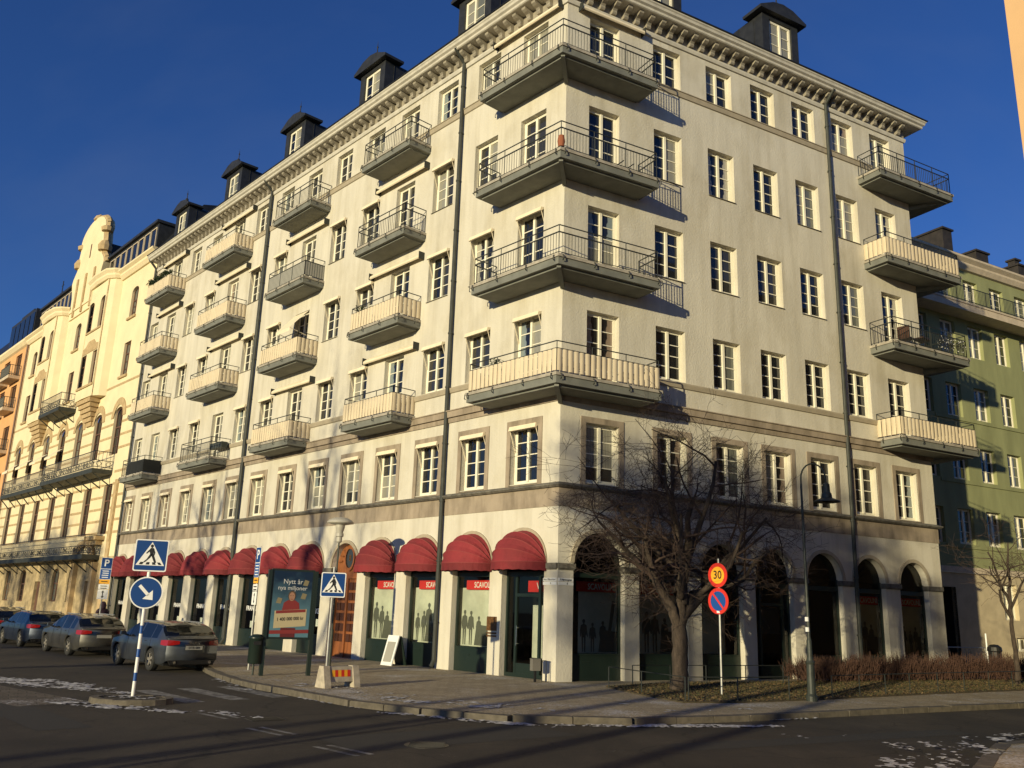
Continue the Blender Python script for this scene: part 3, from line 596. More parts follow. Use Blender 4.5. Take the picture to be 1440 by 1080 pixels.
# long rolled awnings above the balcony doors
def roll(F, x0, x1, z, y=-.10):
    b = MB(); b.prismx([(y-.20,-.16),(y-.24,-.12),(y-.22,-.03),(y-.05,.12),(y,.13),(y,.02),(y-.06,-.03)], x0, x1, lambda q: F((q[0], q[1], q[2]+z)))
    b.mi = 1; b.box(x0-.03, x0-.002, y-.26, 0, z-.18, z+.12, F); b.box(x1+.002, x1+.03, y-.26, 0, z-.18, z+.12, F)
    return ob('rolled_awning', b, [M['awncream'], M['iron']], house)
for k, (a, c) in enumerate(LB):
    for z in (12.0, 15.82, 19.86) + ((23.30,) if k > 1 else ()):
        if (k, z) == (1, 15.82): continue
        if (k, z) in ((2,12.0),(3,12.0)): continue
        roll(FL, -c-.05, -a-.02, z, y=-.02)
roll(FL, -3.75, -.22, 23.42, y=-.02); roll(FR, .5, 3.3, 23.38, y=-.02)
# one drop-arm awning let down over a balcony door
b = MB(); xa, xb = -Lc[6]-.66, -Lc[6]+.66
b.face([FL((xa,-.02,15.62)),FL((xb,-.02,15.62)),FL((xb,-.95,14.55)),FL((xa,-.95,14.55))]); b.face([FL((xa,-.95,14.55)),FL((xb,-.95,14.55)),FL((xb,-.95,14.38)),FL((xa,-.95,14.38))])
b.bar(FL((xa,-.05,14.35)), FL((xa,-.95,14.54)), .015); b.bar(FL((xb,-.05,14.35)), FL((xb,-.95,14.54)), .015)
ob('drop_awning', b, M['awncream'], house)
# downpipes
def downpipe(F, x, z1=23.6, off=.13):
    b = MB(); b.bar(F((x,-off,.25)), F((x,-off,z1)), .075, 10); b.bar(F((x,-off,z1)), F((x,-.62,24.1)), .075, 10); b.bar(F((x,-off,.27)), F((x,-off-.12,.06)), .075, 10)
    for z in [1.5+2.1*k for k in range(11)]: b.bar(F((x,-off,z)), F((x,-off,z+.06)), .095, 10); b.box(x-.02, x+.02, -off, 0, z+.01, z+.05, F)
    return ob('downpipe', b, M['pipe'], house, smooth=False)
for x in (-5.74, -22.05, -38.36): downpipe(FL, x)
downpipe(FR, 13.14)
b = MB(); b.bar(FL((-22.3,-.1,.3)), FL((-22.3,-.1,23.4)), .03, 6); ob('downpipe', b, M['pipe'], house)
# dormers
def dormer(F, x, y=.4):
    o = put('dormer', None, house, F.M(x, y, 0)); 
    b = MB(); w = 1.06
    b.box(-w, -.66, 0, 4.6, 24.2, 27.38); b.box(.66, w, 0, 4.6, 24.2, 27.38); b.box(-.66, .66, 0, 4.6, 27.2, 27.38); b.box(-.66,.66,.35,4.6,24.2,27.2); b.box(-.66,.66,0,.35,24.2,24.9)
    for sg in (-1, 1):
        for k in range(4): b.box(sg*w-.02, sg*w+.02, .5+k*.9, .53+k*.9, 24.3, 27.38)
    b.prism([(-1.35,27.40),(1.35,27.40),(1.37,27.52),(.58,27.90),(0,28.0),(-.58,27.90),(-1.37,27.52)], -.25, .85)
    b.prism([(-w,27.385),(w,27.385),(.4,27.75),(-.4,27.75)], .852, 4.6)
    b.lathe([(0,28.05),(.09,28.1),(.12,28.2),(.09,28.3),(.03,28.36),(.025,28.6),(.05,28.66),(.02,28.72),(0,29.05)], 8, (0,.15,0))
    me = b.mesh('dormer', M['dormer']); bpy.data.objects.remove(o)
    return me
dme = dormer(FL, 0)
def put_dormer(F, x, y=.4):
    o = put('dormer', dme, house, F.M(x, y, 0))
    key = ('dw',)
    if key not in _wc: _wc[key] = win_mesh(1.3, 2.27, 4, 'cream', .08)
    me_, (xa, xb, za, zb, rw, yp) = _wc[key]
    b = MB(); 
    fr = put('window_frame', me_, o, Matrix.Translation((0,0,24.92)))
    for sg in (-1,1):
        k = random.choice(['pane','pane4','pane3'])
        put('pane', pane_mesh(xb-xa, zb-za, k), o, Matrix.Translation((sg*(xa+xb)/2, yp, 24.92+(za+zb)/2)) @ Matrix.Rotation(random.gauss(0,.012), 4, 'Z'))
for s in (5.9, 13.6, 21.1, 28.6, 36.3): put_dormer(FL, -s)
for s in (4.6, 11.2): put_dormer(FR, s)
# ---- arcade trim, awnings and shopfronts
def arch_trim(F, xc, w):
    b = MB(); r0_, r1_ = w/2, w/2+.13; n = 18
    P = [(math.cos(math.pi*k/n), math.sin(math.pi*k/n)) for k in range(n+1)]
    for (ca, sa), (cb, sb) in zip(P[:-1], P[1:]):
        q = [(xc+r0_*ca, 3.5+r0_*sa), (xc+r1_*ca, 3.5+r1_*sa), (xc+r1_*cb, 3.5+r1_*sb), (xc+r0_*cb, 3.5+r0_*sb)]
        fr = [F((x, -.055, z)) for x, z in q]; bk = [F((x, .004, z)) for x, z in q]
        b.face(fr); b.face([fr[1], bk[1], bk[2], fr[2]]); b.face([fr[3], bk[3], bk[0], fr[0]])
    return ob('arch_trim', b, M['trim'], house)
def imposts(F, arches, x0, x1):
    ed = [x0] + [v for xc, w in arches for v in (xc-w/2, xc+w/2)] + [x1]
    for a, c in zip(ed[0::2], ed[1::2]):
        b = MB(); e = .05; aa = a-(e if a != x0 else 0); cc = c+(e if c != x1 else 0)
        if a == x0 and F is FR: aa = a
        b.box(aa, cc, -.06, .26, 3.31, 3.47, F); b.box(aa+.02, cc-.02, -.03, .255, 3.27, 3.309, F); ob('impost', b, M['ledge'], house)
for c, w in LA: arch_trim(FL, -c, w)
for c, w in RA: arch_trim(FR, c, w)
imposts(FL, [(-c, w) for c, w in LA[::-1]], -EL, 0); imposts(FR, RA, 0, ER)
# canopies: folding hoops pivoted at the springing
def canopy():
    b = MB(); r, dp, zs, n, m = 1.09, .92, 0, 18, 4; rng = random.Random(3)
    def P(th, ph, k=1): return Vector((r*math.cos(th)*1.0, -dp*math.sin(th)*math.sin(ph)-.03, zs+1.02*math.sin(th)*math.cos(ph)))
    rows = []
    for j in range(m*2+1):
        ph = math.pi/2*j/(m*2); sag = .965 if j % 2 else 1.0
        rows.append([b.p((P(math.pi*i/n, ph)*sag) if 0 < i < n else P(math.pi*i/n, ph)) for i in range(n+1)])
    for j in range(m*2):
        for i in range(n): b.f.append([rows[j][i], rows[j][i+1], rows[j+1][i+1], rows[j+1][i]]); b.m.append(0)
    b.mi = 1
    for j in range(0, m*2+1, 2):
        ph = math.pi/2*j/(m*2); pp = [P(math.pi*i/n, ph)*1.004 for i in range(n+1)]
        for p0, p1 in zip(pp[:-1], pp[1:]): b.bar(p0, p1, .012, 4, caps=False)
    me = b.mesh('awning', [M['awn'], M['seam']], smooth=False)
    b = MB(); n = 30; pr = []
    for i in range(n+1):
        p = P(math.pi*i/n, math.pi/2); pr.append((p*1.0, p+Vector((0,.012*math.sin(i*2.4),-.25-.012*math.sin(i*1.9)))))
    for (a, a2), (c, c2) in zip(pr[:-1], pr[1:]): b.face([a2, c2, c, a])
    return me, b.mesh('valance', M['val'])
can_me, val_me = canopy()
for i, (c, w) in enumerate(LA):
    if i == 4: continue
    o = put('awning', can_me, house, FL.M(-c, 0, 3.49) @ Matrix.Diagonal((w/1.95, 1, random.uniform(.985,1.015), 1))); put('valance', val_me, o)
def shopfront(F, xc, w, kind):
    r = w/2; y = .22; b = MB(); a, c = xc-r+.003, xc+r-.003; f = .07
    o = None
    zb = .12 if 'door' in kind else .78; zt = 3.08
    b.box(a, a+f, y, y+.08, 0, 3.5, F); b.box(c-f, c, y, y+.08, 0, 3.5, F); b.box(a+f, c-f, y-.02, y+.09, zt, zt+.16, F); b.box(a+f, c-f, y, y+.08, 0, zb, F)
    if zb > .5: b.box(a+f, c-f, y-.03, y-.001, zb-.03, zb+.02, F); b.box(a+.45, a+.8, y-.012, y-.001, .5, .58, F)
    if kind.startswith('door'):
        b.box(xc-.55, xc-.46, y, y+.07, zb, zt, F); b.box(xc+.52, xc+.62, y, y+.07, zb, zt, F); b.box(xc-.46, xc+.52, y, y+.07, 2.45, 2.55, F)
        b.box(xc-.46, xc+.52, y+.01, y+.06, zb, .42, F)
    o = ob('shopfront', b, M['shop'], house)
    b = MB(); g = [F((a+f, y+.045, zb)), F((c-f, y+.045, zb)), F((c-f, y+.045, zt)), F((a+f, y+.045, zt))]; b.face(g); ob('glass_pane', b, M['glass'], o, fix=False)
    b = MB(); n = 12; P = [(xc+(r-.004)*math.cos(math.pi*k/n), 3.5+(r-.004)*math.sin(math.pi*k/n)) for k in range(n+1)]
    b.face([F((x, y+.05, z)) for x, z in [(a+f, zt+.16)] [:0] + [(c, zt+.16)] + P + [(a, zt+.16)]]); ob('fanlight', b, M['glass'], o, fix=False)
    return o, (a, c, y)
# dark interiors behind the shop windows
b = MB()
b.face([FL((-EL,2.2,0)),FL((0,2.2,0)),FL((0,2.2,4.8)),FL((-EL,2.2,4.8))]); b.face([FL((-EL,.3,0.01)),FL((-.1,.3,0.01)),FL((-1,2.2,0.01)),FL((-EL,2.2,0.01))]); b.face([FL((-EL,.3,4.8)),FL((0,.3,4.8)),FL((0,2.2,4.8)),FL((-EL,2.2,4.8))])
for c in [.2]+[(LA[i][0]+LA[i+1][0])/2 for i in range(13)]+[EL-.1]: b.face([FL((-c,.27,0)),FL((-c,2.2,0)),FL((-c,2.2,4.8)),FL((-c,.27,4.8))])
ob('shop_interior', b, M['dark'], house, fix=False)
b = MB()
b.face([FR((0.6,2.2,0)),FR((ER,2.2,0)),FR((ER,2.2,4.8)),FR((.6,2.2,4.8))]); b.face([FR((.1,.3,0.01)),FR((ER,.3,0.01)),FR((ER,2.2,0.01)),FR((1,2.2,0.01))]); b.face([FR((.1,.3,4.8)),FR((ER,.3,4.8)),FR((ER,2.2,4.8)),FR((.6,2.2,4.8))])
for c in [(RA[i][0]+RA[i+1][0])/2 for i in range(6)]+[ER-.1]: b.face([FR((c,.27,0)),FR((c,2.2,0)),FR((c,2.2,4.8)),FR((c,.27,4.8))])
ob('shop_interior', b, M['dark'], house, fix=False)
SHOPNAME = text_mesh('SCAVOLINI', .27, M['white'], .003, 'CENTER', .012, .78)
FRK = text_mesh('FRANKE', .30, M['white'], .003, 'CENTER', .015)
def person_outline(x, z, h):
    k = h/1.75
    P = [(-.10,0),(-.04,0),(-.02,.78),(.02,.78),(.05,0),(.12,0),(.14,.85),(.17,.95),(.24,.80),(.29,.83),(.22,1.2),(.20,1.42),(.06,1.50),(.06,1.56),(.10,1.62),(.09,1.72),(0,1.77),(-.09,1.72),(-.10,1.62),(-.05,1.55),(-.05,1.50),(-.20,1.42),(-.26,1.1),(-.22,.80),(-.17,.82),(-.15,1.05)]
    return [(x+a*k, z+c*k) for a, c in P]
def display(F, xc, w, o, flip=1):
    r = w/2-.1; b = MB(); xl, xr = (xc-1.2, xc+r+.06) if F is FL else (xc-r+.1, xc+1.2)
    b.box(xl, xr, .46, .50, .8, 2.72, F); ob('display_panel', b, M['display'], o)
    b = MB(); rng = random.Random(int(xc*10))
    for k in range(3):
        b.face([F((x, .452, z)) for x, z in person_outline(xl+.45+k*.36+rng.uniform(-.06,.06), .84, (.92,1.0,1.32,1.18,1.05)[(k+int(xc*3)) % 5]*rng.uniform(.93,1.07))])
    x0_ = xl+rng.uniform(.8,1.1); b.face([F((x0_,.454,.84)),F((xr-.1,.454,.84)),F((xr-.1,.454,1.45)),F((x0_+.1,.454,1.52))])
    x0_ = xr-rng.uniform(.5,.7); b.face([F((x0_,.455,.84)),F((x0_+.10,.455,.84)),F((x0_+.38,.455,2.4)),F((x0_+.24,.455,2.4))])
    ob('silhouette_print', b, M['silh'], o)
    b = MB(); b.box(xc-r+.25, xc+r+.02, .36, .38, 2.66, 2.97, F); o2 = ob('sign_band', b, M['red'], o)
    put('lettering', SHOPNAME, o, F.M(xc+r-.55, .353, 2.81))
for i, (c, w) in enumerate(LA):
    if i == 4: continue
    o, (a, cc, y) = shopfront(FL, -c, w, 'door' if i == 0 else 'window')
    if 0 < i < 4: display(FL, -c, w, o)
    elif i == 0:
        b = MB(); b.box(-c+.0, -c+.5, .5, .53, .6, 2.2, FL); ob('display_panel', b, M['display'], o)
        b = MB(); b.box(-c-.1, -c+.75, .36, .38, 2.6, 2.95, FL); ob('sign_band', b, M['red'], o); put('lettering', text_mesh('W', .3, M['white']), o, FL.M(-c+.45, .353, 2.78))
        b = MB(); b.bar(FL((-c-.36,.13,.95)), FL((-c-.36,.13,1.55)), .018, 6); b.box(-c-.37,-c-.35,.13,.25,1.0,1.02,FL); b.box(-c-.37,-c-.35,.13,.25,1.48,1.5,FL); ob('handle', b, M['chrome'], o)
    else:
        put('lettering', FRK, o, FL.M(-c+.1, .235, 1.72))
        b = MB(); rng = random.Random(i)
        for k in range(3): x = -c-.45+k*.42; b.box(x, x+.26, .5, .52, .85+.25*(k % 2), 1.15+.25*(k % 2), FL)
        ob('price_card', b, M['white'], o)
for i, (c, w) in enumerate(RA):
    o, (a, cc, y) = shopfront(FR, c, w, 'door' if i == 3 else 'window')
    if i in (0,1,5,6): display(FR, c, w, o)
    if i == 2: b = MB(); b.box(c-.6, c+.7, .7, .74, .8, 2.9, FR); ob('display_panel', b, M['display'], o)
    if i == 3: b = MB(); b.box(c-.45, c+.5, .36, .38, 1.5, 2.4, FR); ob('door_poster', b, mat('poster_blue', (.01,.03,.06), .5), o)
# carved oak entrance door under the fifth arch
c, w = LA[4]; F = FL; b = MB(); y = .20
pts = [(-c-w/2+.004,0),(-c+w/2-.004,0)] + [(-c+(w/2-.004)*math.cos(math.pi*k/14), 3.5+(w/2-.004)*math.sin(math.pi*k/14)) for k in range(15)]
b.prism(pts, y+.05, y+.12, F); o = ob('entrance_door', b, M['wood'], house)
b = MB()
for xa, xb in ((-c-.93,-c-.80),(-c-.06,-c+.06),(-c+.80,-c+.93)): b.box(xa, xb, y-.02, y+.049, 0, 3.1, F)
b.box(-c-.93, -c+.93, y-.04, y+.048, 3.05, 3.3, F); ob('door_frame', b, M['wood'], o)
pb = MB(); pb.box(-.13,.13,-.012,.03,-.15,.15); pb2 = pb.mesh('door_panel', M['wooddark'])
for sx in (-1,1):
    for kx in range(2):
        for kz in range(6): put('door_panel', pb2, o, F.M(-c+sx*(.25+kx*.33), y+.02, .75+kz*.40))
b = MB(); n = 20
for k in range(n):
    t0, t1 = 2*math.pi*k/n, 2*math.pi*(k+1)/n
    for ra, rb, ya in ((.36,.47,y-.01),):
        q = [F((-c+ra*math.cos(t0)*.8, ya, 3.86+ra*math.sin(t0)*1.1)), F((-c+rb*math.cos(t0)*.8, ya, 3.86+rb*math.sin(t0)*1.1)), F((-c+rb*math.cos(t1)*.8, ya, 3.86+rb*math.sin(t1)*1.1)), F((-c+ra*math.cos(t1)*.8, ya, 3.86+ra*math.sin(t1)*1.1))]
        b.face(q)
for k in range(9):
    t = math.pi*(.08+.84*k/8); b.bar(F((-c+.55*math.cos(t), y+.02, 3.6+.62*math.sin(t))), F((-c+.85*math.cos(t), y+.02, 3.5+.88*math.sin(t))), .035, 5)
ob('carved_rosette', b, M['wood'], o)
b = MB(); b.lathe([(0,0),(.36,0)], 20, (0,0,0)); me_ = b.mesh('oval_window', M['pane2']); me_.transform(Matrix.Rotation(R_(90),4,'X') @ Matrix.Diagonal((.8,1.1,1,1))); put('oval_window', me_, o, F.M(-c, y+.03, 3.86))
put('house_number', text_mesh('8', .34, M['bronze']), o, F.M(-c, y+.02, 3.86))
# plaques and street name plates on the corner pier
b = MB(); b.box(-3.16,-2.70,-.03,-.001,1.36,1.80,FL); b.box(-3.16,-2.70,-.03,-.001,1.26,1.31,FL); b.box(-3.16,-2.70,-.03,-.001,1.17,1.22,FL); ob('plaque', b, M['bronze'], house)
for F, x0, x1, t1, t2 in ((FL,-.60,-.03,'Norr M\u00e4larstrand','6'),(FR,.03,.57,'Kellgrensgatan','8')):
    b = MB(); b.box(x0, x1, -.022, -.001, 2.925, 3.02, F); b.box(x0, x1, -.022, -.001, 2.81, 2.905, F); o = ob('street_name_plate', b, M['white'], house)
    put('lettering', text_mesh(t1, .088, M['black'], .002, 'CENTER', 0, .82), o, F.M((x0+x1)/2, -.025, 2.972)); put('lettering', text_mesh(t2, .085, M['black'], .002), o, F.M((x0+x1)/2+.05, -.025, 2.857))
# ---------------------------------------------------------------- yellow ornate building
FB = lambda off: Fr(nL*off, -uL, -nL)          # a facade frame standing off from the left facade line
yel = empty('yellow_building', wL(54.4,0), label='ornate yellow apartment building with curved gable and long iron balconies, beside the red awnings', cat='building')
yel_inv = Matrix.Translation(-yel.location)
def yob(name, b, m, par=None, **k):
    o = ob(name, b, m, par or yel, **k)
    if par is None: o.matrix_parent_inverse = yel_inv
    return o
YS, YE, YZ = 38.62, 69.8, 24.9
y1 = [42.0,46.05,50.2,54.3,58.4,62.6,66.8]
y3 = [42.3,54.7,66.9]; bay = [(46.6,49.2),(59.2,61.8)]
def ywin(F, x, z, h, w=1.5, arch=False, rows=3, par=None):
    key = ('yw', w, h, arch)
    if key not in _wc:
        b = MB(); f = .09; y0 = .16; hh = h-(w/2*.55 if arch else 0)
        b.box(-w/2,-w/2+f,y0,y0+.08,0,hh); b.box(w/2-f,w/2,y0,y0+.08,0,hh); b.box(-w/2+f,w/2-f,y0,y0+.08,0,f); b.box(-w/2+f,w/2-f,y0-.01,y0+.08,hh*.66,hh*.66+.09); b.box(-.05,.05,y0-.01,y0+.08,f,hh*.66); b.box(-.03,.03,y0,y0+.08,hh*.66+.09,h-f)
        for sg in (-1,1):
            for k in range(1,rows): b.box(sg*w/4-.30, sg*w/4+.30, y0+.01,y0+.06, hh*.66*k/rows, hh*.66*k/rows+.035)
        if arch:
            n=10; P=[(w/2*math.cos(math.pi*k/n), hh+w/2*.55*math.sin(math.pi*k/n)) for k in range(n+1)]
            for (xa,za),(xb,zb) in zip(P[:-1],P[1:]): b.face([(xa,y0,za),(xb,y0,zb),(xb*.88,y0,hh+(zb-hh)*.85),(xa*.88,y0,hh+(za-hh)*.85)])
        else: b.box(-w/2+f,w/2-f,y0,y0+.08,h-f,h)
        me = b.mesh('window', M['yframe'])
        p = MB(); 
        if arch: p.face([(-w/2,y0+.05,0),(w/2,y0+.05,0)]+[(w/2*math.cos(math.pi*k/10), y0+.05, hh+w/2*.55*math.sin(math.pi*k/10)) for k in range(11)])
        else: p.face([(-w/2,y0+.05,0),(w/2,y0+.05,0),(w/2,y0+.05,h),(-w/2,y0+.05,h)])
        pm = [p.mesh('pane', M[k], fix=False) for k in ('pane','pane2','pane4')]
        _wc[key] = (me, pm)
    me, pm = _wc[key]
    o = put('window', me, yel, F.M(x,0,z)); o.matrix_parent_inverse = yel_inv
    put('pane', random.choice(pm+[pm[0]]), o, Matrix.Rotation(random.gauss(0,.01),4,'Z'))
    return o
def arch_ops(F, b, x, z, h, w, dep=.18):      # reveal of an arched opening, the spandrels filled flat
    hh = h-w/2*.55; n=10; P=[(x+w/2*math.cos(math.pi*k/n), z+hh+w/2*.55*math.sin(math.pi*k/n)) for k in range(n+1)]
    for (xa,za),(xb,zb) in zip(P[:-1],P[1:]):
        b.face([F((xa,0,za)),F((xb,0,zb)),F((xb,0,z+h)),F((xa,0,z+h))]); b.face([F((xa,0,za)),F((xa,dep,za)),F((xb,dep,zb)),F((xb,0,zb))])
b = MB(); F = FB(-.02); ops = []
wl_ = []
for s in y1: wl_ += [(s,6.0,3.3,1.6,False),(s,11.3,3.3,1.62,True)]
wl_ += [(s,z,h,1.3,a) for s in y3 for z,h,a in ((16.85,2.45,False),(21.15,2.25,True))]
wl_ += [(53.3,24.6,2.0,1.0,False),(55.5,24.6,2.0,1.0,False)]
for s,z,h,w,a in wl_: ops.append((-s-w/2,-s+w/2,z,z+h))
wall_grid(b, F, -YE, -YS, 4.55, YZ, [o for o in ops if o[3] < YZ], dep=.18)
for s,z,h,w,a in wl_:
    if a: arch_ops(F, b, -s, z, h, w)
yob('wall', b, M['yellow'], fix=False)
b = MB(); g0 = [(46.7,1.6,2.3),(50.45,1.6,2.3),(58.9,1.5,2.4),(63.3,1.5,2.4),(67.0,1.5,2.4)]
wall_grid(b, F, -YE, -YS, 0, 4.549, [(-s-.8,-s+.8,z,z+h) for s,z,h in g0]+[(-55.4,-54.0,.1,3.0),(-43.9,-41.9,.1,3.0)], dep=.25)
for s,z,h in g0: arch_ops(F, b, -s, z, h, 1.6, .25)
yob('base_wall', b, M['ybase'], fix=False)
for s,z,h in g0: ywin(F, -s, z, h, 1.6, True)
for s0,w in ((54.7,1.4),(42.9,2.0)):
    b = MB(); b.box(-s0-w/2,-s0+w/2,.2,.26,.1,3.0,F); b.box(-s0-.03,-s0+.03,.17,.2,.1,3.0,F); yob('door', b, M['yframe'])
for s,z,h,w,a in wl_:
    if z < 24: ywin(F, -s, z, h, w, a)
# grooved stone bands between the first and second floor windows
b = MB()
for k, z in enumerate([6.0,6.8,7.6,8.4,9.2,10.0,11.6,12.5,13.4,14.3,16.2]):
    eds = [YS] + [v for s in y1 for v in (s-.83,s+.83)] + [YE]
    if z > 15: eds = [YS, YE]
    for a,c in zip(eds[0::2], eds[1::2]): b.box(-c,-a,-.02,.0,z,z+.16,F)
yob('stone_band', b, M['ystone'])
for s in y1:                                    # stone surrounds over the arched windows
    b = MB(); n=12
    for k in range(n):
        t0,t1 = math.pi*k/n, math.pi*(k+1)/n
        q = [( -s+r_*math.cos(t)*1.0, 13.9+r_*math.sin(t)) for r_,t in ((.85,t0),(1.35,t0),(1.35,t1),(.85,t1))]
        b.face([F((x,-.05,z)) for x,z in q]); b.face([F((q[1][0],-.05,q[1][1])),F((q[1][0],0,q[1][1])),F((q[2][0],0,q[2][1])),F((q[2][0],-.05,q[2][1]))])
    yob('arch_surround', b, M['ystone'])
for s in y3:
    for z in (16.85,21.15): b = MB(); b.box(-s-.8,-s+.8,-.12,.0,z-.16,z,F); yob('sill', b, M['ystone'])
# bowed bays
for (w0,w1) in bay:
    c = (w0+w1)/2; b = MB(); hw = 2.6; D = .85
    prof = [(-hw,0),(-hw+.25,.45),(-hw+.8,.78),(0-.0,D),(hw-.8,.78),(hw-.25,.45),(hw,0)]
    Fb = FB(.76)
    z0,z1 = 15.9,25.25
    for (xa,ya),(xb,yb) in zip(prof[:-1],prof[1:]):
        if abs(xa) <= 1.9 and abs(xb) <= 1.9: continue
        b.face([F((-c+xa,-ya,z0)),F((-c+xb,-yb,z0)),F((-c+xb,-yb,z1)),F((-c+xa,-ya,z1))])
    ops = [(-s-.62,-s+.62,z,z+h) for s in (w0,w1) for z,h in ((16.9,2.5),(21.2,2.4))]
    wall_grid(b, Fb, -c-hw+.8, -c+hw-.8, z0, z1, ops, dep=.18)
    for s in (w0,w1): arch_ops(Fb, b, -s, 21.2, 2.4, 1.24)
    b.face([F((-c+x,-y,z0)) for x,y in prof])
    o = yob('bay', b, M['yellow'], fix=False)
    for s in (w0,w1): ywin(Fb,-s,16.9,2.5,1.24); ywin(Fb,-s,21.2,2.4,1.24,True)
    b = MB(); b.box(-c-1.8,-c+1.8,-.09,0,16.72,16.88,Fb); yob('sill', b, M['ystone'])
    b = MB(); b.prism([(-c-1.7,19.45),(-c+1.7,19.45),(-c+1.7,19.9),(-c+1.1,20.0),(-c+.6,20.35),(-c-.6,20.35),(-c-1.1,20.0),(-c-1.7,19.9)],-.04,0,Fb); yob('lintel', b, M['ystone'])
    b = MB(); b.box(-c-1.6,-c+1.6,-.08,0,21.05,21.18,Fb); yob('sill', b, M['ystone'])
    for sg in (-1,1): b = MB(); b.box(-c+sg*1.8-.07,-c+sg*1.8+.07,-.035,.03,16.9,24.9,Fb); yob('pilaster', b, M['yellow'])
    b = MB()                                     # carved console under the bay
    for k in range(6):
        t = k/6; b.box(-c-1.5+1.1*t, -c+1.5-1.1*t, -.72*(1-t)-.02, 0, 15.89-.32*(k+1), 15.89-.32*k-.004, F)
    yob('console', b, M['ystone'])
    b = MB(); cp = [(0,24.75),(.12,24.75),(.25,24.95),(.25,25.1),(.42,25.3),(.42,25.42),(0,25.42)]
    pth = [(-hw-.02,0)] + [(x,y+.0) for x,y in prof[1:-1]] + [(hw+.02,0)]
    rows=[]
    for x,y in pth:
        d = Vector((x*.45, y+.6)).normalized(); rows.append([b.p(F((-c+x+d.x*o_, -y-d.y*o_, z))) for o_,z in cp])
    for r0_,r1_ in zip(rows[:-1],rows[1:]):
        for k in range(len(cp)): j=(k+1)%len(cp); b.f.append([r0_[k],r0_[j],r1_[j],r1_[k]]); b.m.append(0)
    yob('cornice', b, M['yellow'])
def ycorn(a,c): b = MB(); b.prismx([(0,24.6),(-.12,24.6),(-.3,24.85),(-.3,25.0),(-.5,25.15),(-.5,25.26),(0,25.26)], -c, -a, F); yob('cornice', b, M['yellow'])
ycorn(YS,45.3); ycorn(63.1,YE)
# curved gable
G = [(-3.2,24.9),(3.2,24.9),(3.3,26.2),(3.9,27.6),(3.7,28.0),(3.0,28.6),(2.75,29.3),(3.0,29.6),(2.75,30.6),(3.0,30.9)] 
top = [(3.0*math.cos(math.pi*k/14), 30.9+1.5*math.sin(math.pi*k/14)) for k in range(1,14)]
left = [(-x,z) for x,z in G[:1:-1]]
gp = G + top + left
b = MB(); b.prism([(-54.4+x,z) for x,z in gp], -.12, .6, F); b.box(-54.4-3.2,-54.4+3.2,-.12,.0,24.2,24.9,F); o = yob('gable', b, M['yellow'])
b = MB()
rim = G[3:]+top+left[:-0 or None]
for (xa,za),(xb,zb) in zip(rim[:-1],rim[1:]): b.bar(F((-54.4+xa,.2,za)),F((-54.4+xb,.2,zb)),.26,6)
for sg in (-1,1):
    b.lathe([(0,0),(.5,.1),(.55,.5),(.35,.9),(0,1.0)],10,F((-54.4+sg*2.95,.1,28.7))); b.lathe([(0,0),(.45,.1),(.5,.4),(0,.75)],10,F((-54.4+sg*2.9,.1,30.4)))
b.lathe([(0,-.2),(.5,0),(.35,.35),(.12,.5),(0,.6)],10,F((-54.4,.2,32.4)))
yob('gable_coping', b, M['ystone'])
for s in (53.3,55.5): o = ywin(FB(.125), -s, 24.7, 2.1, 1.0)
b = MB(); 
for x in (52.3,54.4,56.5): b.box(-x-.18,-x+.18,-.22,-.121,24.3,27.6,F)
tag(yob('gable_trim', b, M['ystone']), kind='stuff')
b = MB(); b.box(-57.6,-51.2,-.20,-.122,24.78,25.0,F); yob('gable_sill', b, M['yellow'])
b = MB(); b.box(-54.52,-54.28,-.14,-.121,29.0,30.2,F); yob('gable_slit', b, M['yframe'])
# mansard roof with a strip of dormer windows
b = MB(); b.face([F((-YE,.06,25.2)),F((-YS,.06,25.2)),F((-YS,2.6,29.4)),F((-YE,2.6,29.4))]); b.face([F((-YE,2.6,29.4)),F((-YS,2.6,29.4)),F((-YS,7,30.6)),F((-YE,7,30.6))]); b.face([F((-YS,.06,25.2)),F((-YS,7,25.2)),F((-YS,7,30.6)),F((-YS,2.6,29.4))])
b.box(-57.3,-51.5,.4,6.5,26,29.6,F)
yob('roof', b, M['roof'])
for a,c,n in ((40.3,50.2,8),(58.8,68.5,8)):
    b = MB(); b.box(-c,-a,.3,3,25.4,27.75,F); b.box(-c-.15,-a+.15,.1,3.2,27.751,27.95,F); o = yob('dormer_strip', b, M['dormer'])
    for k in range(n):
        x0 = -c+.2+(c-a-.3)*k/n; ww = (c-a-.3)/n-.14
        f_ = MB(); f_.box(x0,x0+.07,.25,.30,25.7,27.5,F); f_.box(x0+ww-.07,x0+ww,.25,.30,25.7,27.5,F); f_.box(x0+.07,x0+ww-.07,.25,.30,27.43,27.5,F); f_.box(x0+.07,x0+ww-.07,.25,.30,25.7,25.77,F); ob('window_frame', f_, M['gtrim'], o)
        p = MB(); p.face([F((x0,.29,25.7)),F((x0+ww,.29,25.7)),F((x0+ww,.29,27.5)),F((x0,.29,27.5))]); ob('pane', p, M['pane'], o, fix=False)
